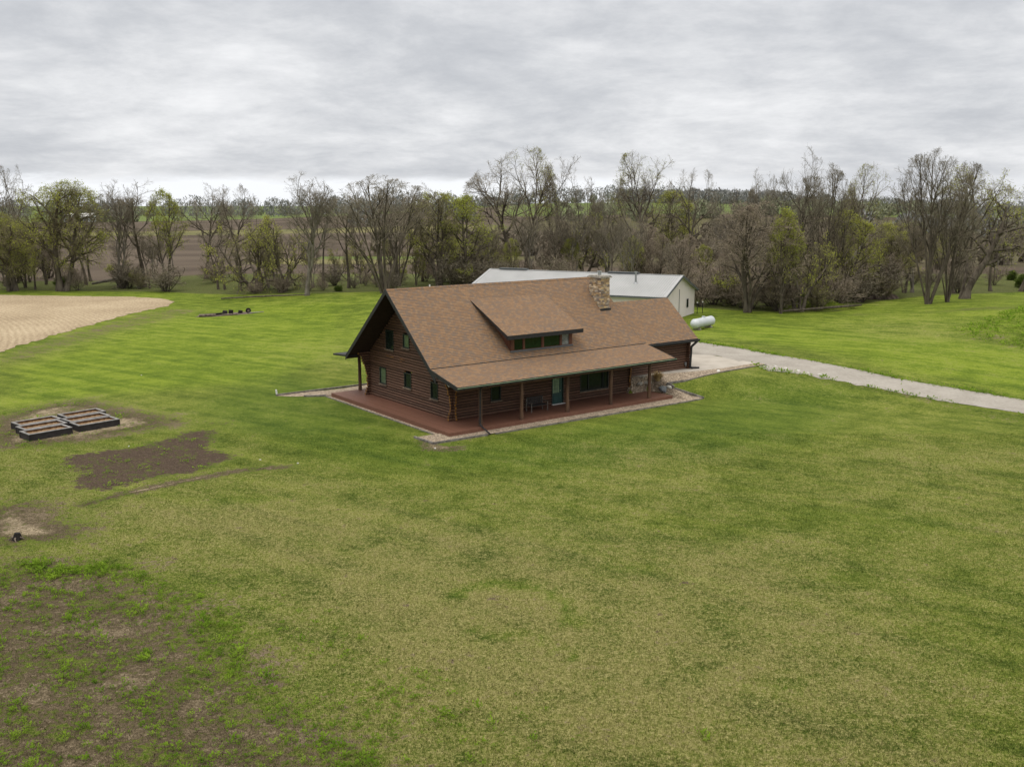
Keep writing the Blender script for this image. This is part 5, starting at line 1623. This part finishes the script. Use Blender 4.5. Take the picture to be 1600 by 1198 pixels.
def rosettes(name, pts, m_, label, per=14, size=.05, spread=.09, up=.5, seed=3, zlift=.02):
    rng = np.random.default_rng(seed)
    n = len(pts)
    sc = rng.lognormal(0, .42, n)
    c = np.repeat(pts, per, 0); s_ = np.repeat(sc, per)
    a_ = rng.uniform(0, 2 * np.pi, len(c)); r_ = np.abs(rng.normal(0, spread, len(c))) * s_
    x = c[:, 0] + r_ * np.cos(a_); y = c[:, 1] + r_ * np.sin(a_)
    z = hgt(x, y) + zlift + rng.uniform(0, .06, len(c)) * s_
    d = np.stack([np.cos(a_), np.sin(a_), rng.uniform(.1, up, len(c)) * 2], 1); d /= np.linalg.norm(d, axis=1)[:, None]
    sd = np.stack([-np.sin(a_), np.cos(a_), rng.uniform(-.4, .4, len(c))], 1)
    L = (size * rng.uniform(.6, 1.5, len(c)) * s_)[:, None]
    p = np.stack([x, y, z], 1)
    V = np.stack([p, p + d * L * .5 + sd * L * .3, p + d * L, p + d * L * .5 - sd * L * .3], 1).reshape(-1, 3)
    o = mesh_np(name, V, np.arange(4 * len(c)).reshape(-1, 4), m_)
    tag(o, label, 'weeds', kind='stuff')


rw = np.random.default_rng(77)
fb_ = P['frontbare']
pw = poly_pts(fb_, 12000, rw)
nz_ = np.sin(pw[:, 0] * 1.3) * np.sin(pw[:, 1] * 1.1 + 1) + .6 * np.sin(pw[:, 0] * 3.1 + pw[:, 1] * 2.3)
pw = pw[nz_ * .5 + rw.normal(0, .6, len(pw)) > .15]
ex = np.array([(-20, 38.4), (-19.3, 37.8), (-18.2, 37.6), (-17.5, 38.0), (-18.8, 37.2)])
pw = np.concatenate([pw] + [e + rw.normal(0, .35, (60, 2)) * np.array([1.3, .7]) for e in ex])
sp_ = np.concatenate([np.array(c) + rw.normal(0, 1, (n_, 2)) * np.array([sx, sy]) for c, n_, sx, sy in [((-3.6, 27.6), 60, .9, .8), ((-2.4, 26.6), 35, .8, .7), ((-1.2, 25.5), 22, .9, .6), ((-5, 26), 60, 1.2, 1.0), ((.4, 26.5), 6, .6, .4), ((1.2, 24.5), 6, .6, .3), ((-4, 24.5), 60, 1.5, .7), ((5.6, 25.2), 5, .3, .2), ((-6.5, 31), 40, 1, 1.5), ((-10, 33), 70, 1.2, 1.8)]])
rosettes('weed_cover', np.concatenate([pw, sp_]), MT['weed'], 'bright green weeds sprouting from the bare ground in the foreground', per=34, size=.034, spread=.055, up=1.1, seed=5)
pm = poly_pts(P['mulch'], 500, rw); pm = pm[np.sin(pm[:, 0] * 1.7) * np.sin(pm[:, 1] * 1.9) > .2]
pb = poly_pts(P['bedbare'], 900, rw); pb = pb[np.sin(pb[:, 0] * 1.2 + 1) * np.sin(pb[:, 1] * 1.3) > .1]
rosettes('plot_weeds', np.concatenate([pm, pb]), MT['weed'], 'green weeds in the mulch plot and around the garden beds', per=20, size=.05, spread=.11, seed=6)
pq = poly_pts(P['weedmound'], 4200, rw); pq = np.concatenate([pq[:2400], pq[2400:] + rw.normal(0, 3.0, pq[2400:].shape)])
rosettes('coarse_weeds', pq, MT['weed'], 'coarse leafy weeds on the low mound at the right edge', per=10, size=.15, spread=.25, up=.7, seed=7)
pe = []
for a, b_ in zip(P['drive'][:10], P['drive'][1:11]):
    t = rw.random((60, 1)); pe.append(np.array(a) * (1 - t) + np.array(b_) * t + rw.normal(0, .22, (60, 2)))
for a, b_ in zip(P['drive'][11:16], P['drive'][12:17]):
    t = rw.random((25, 1)); pe.append(np.array(a) * (1 - t) + np.array(b_) * t + rw.normal(0, .3, (25, 2)))
rosettes('verge_grass', np.concatenate(pe), MT['weed'], 'ragged grass along the edges of the driveway', per=10, size=.08, spread=.16, up=.9, seed=8)


def turf(name, n, ylo, yhi, size, seed, label):
    rng = np.random.default_rng(seed)
    y = ylo + (yhi - ylo) * rng.random(n) ** 1.25
    hw = y * .57 + 1.5
    x = rng.uniform(-1, 1, n) * hw
    z = hgt(x, y)
    a_ = rng.uniform(0, 2 * np.pi, n); L = size * rng.uniform(.5, 1.5, n)
    lean = rng.uniform(.2, 1.1, n)
    tip = np.stack([x + np.cos(a_) * L * lean, y + np.sin(a_) * L * lean, z + L], 1)
    w_ = size * .14
    b0 = np.stack([x - np.sin(a_) * w_, y + np.cos(a_) * w_, z - .01], 1); b1 = np.stack([x + np.sin(a_) * w_, y - np.cos(a_) * w_, z - .01], 1)
    V = np.stack([b0, b1, tip], 1).reshape(-1, 3)
    F3 = np.arange(3 * n).reshape(n, 3)
    # the blades take the colour of the turf they grow from
    xi = np.clip(np.searchsorted(gx, x) - 1, 0, len(gx) - 1); yi = np.clip(np.searchsorted(gy, y) - 1, 0, len(gy) - 1)
    at = {}
    for nm, src in attr.items():
        S_ = src.reshape(len(gy), len(gx), 4)
        at[nm] = np.repeat(S_[yi, xi], 3, 0)
    keep = (bare[yi, xi] * 1.25 + mulch[yi, xi] * 2 < rng.uniform(.1, 1.0, n)) 
    # keep blades off the deck, gravel and slab
    xh = cT * (x - X0) + sT * (y - Y0); yh = -sT * (x - X0) + cT * (y - Y0)
    keep &= ~((xh > -2) & (xh < 34) & (yh > -1.2) & (yh < 20))
    keep &= sdist(x, y, P['drive']) < 0
    k3 = np.repeat(keep, 3)
    V = V[k3]; at = {q: v[k3] for q, v in at.items()}
    o = mesh_np(name, V, np.arange(len(V)).reshape(-1, 3), MT['ground'], attr=at)
    tag(o, label, 'grass', kind='stuff')


turf('lawn_grass', 450000, 22, 62, .068, 9, 'short grass blades of the front lawn')

# ornamental tuft of dry grass beside the deck
tx_, ty_ = H(21.1, 1.95)
tf = empty('ornamental_grass', (tx_, ty_, H1(tx_, ty_))); tag(tf, 'tan tuft of dry ornamental grass in the gravel beside the garage wall', 'plant')
rng = np.random.default_rng(4); n = 420
a_ = rng.uniform(0, 6.28, n); r0 = rng.uniform(0, .16, n); ln = rng.uniform(.5, .95, n); out = rng.uniform(.15, .75, n)
b0 = np.stack([r0 * np.cos(a_), r0 * np.sin(a_), np.zeros(n)], 1); tp = np.stack([(r0 + out * ln) * np.cos(a_), (r0 + out * ln) * np.sin(a_), ln * (1 - .35 * out)], 1)
md = (b0 + tp) / 2 + np.array([0, 0, .1]); sd = np.stack([-np.sin(a_), np.cos(a_), a_ * 0], 1) * .012
V = np.stack([b0 - sd, b0 + sd, md + sd, md - sd, md - sd, md + sd, tp + sd * .3, tp - sd * .3], 1).reshape(-1, 3)
mesh_np('blades', V, np.arange(len(V)).reshape(-1, 4), MT['drygrass'], tf)
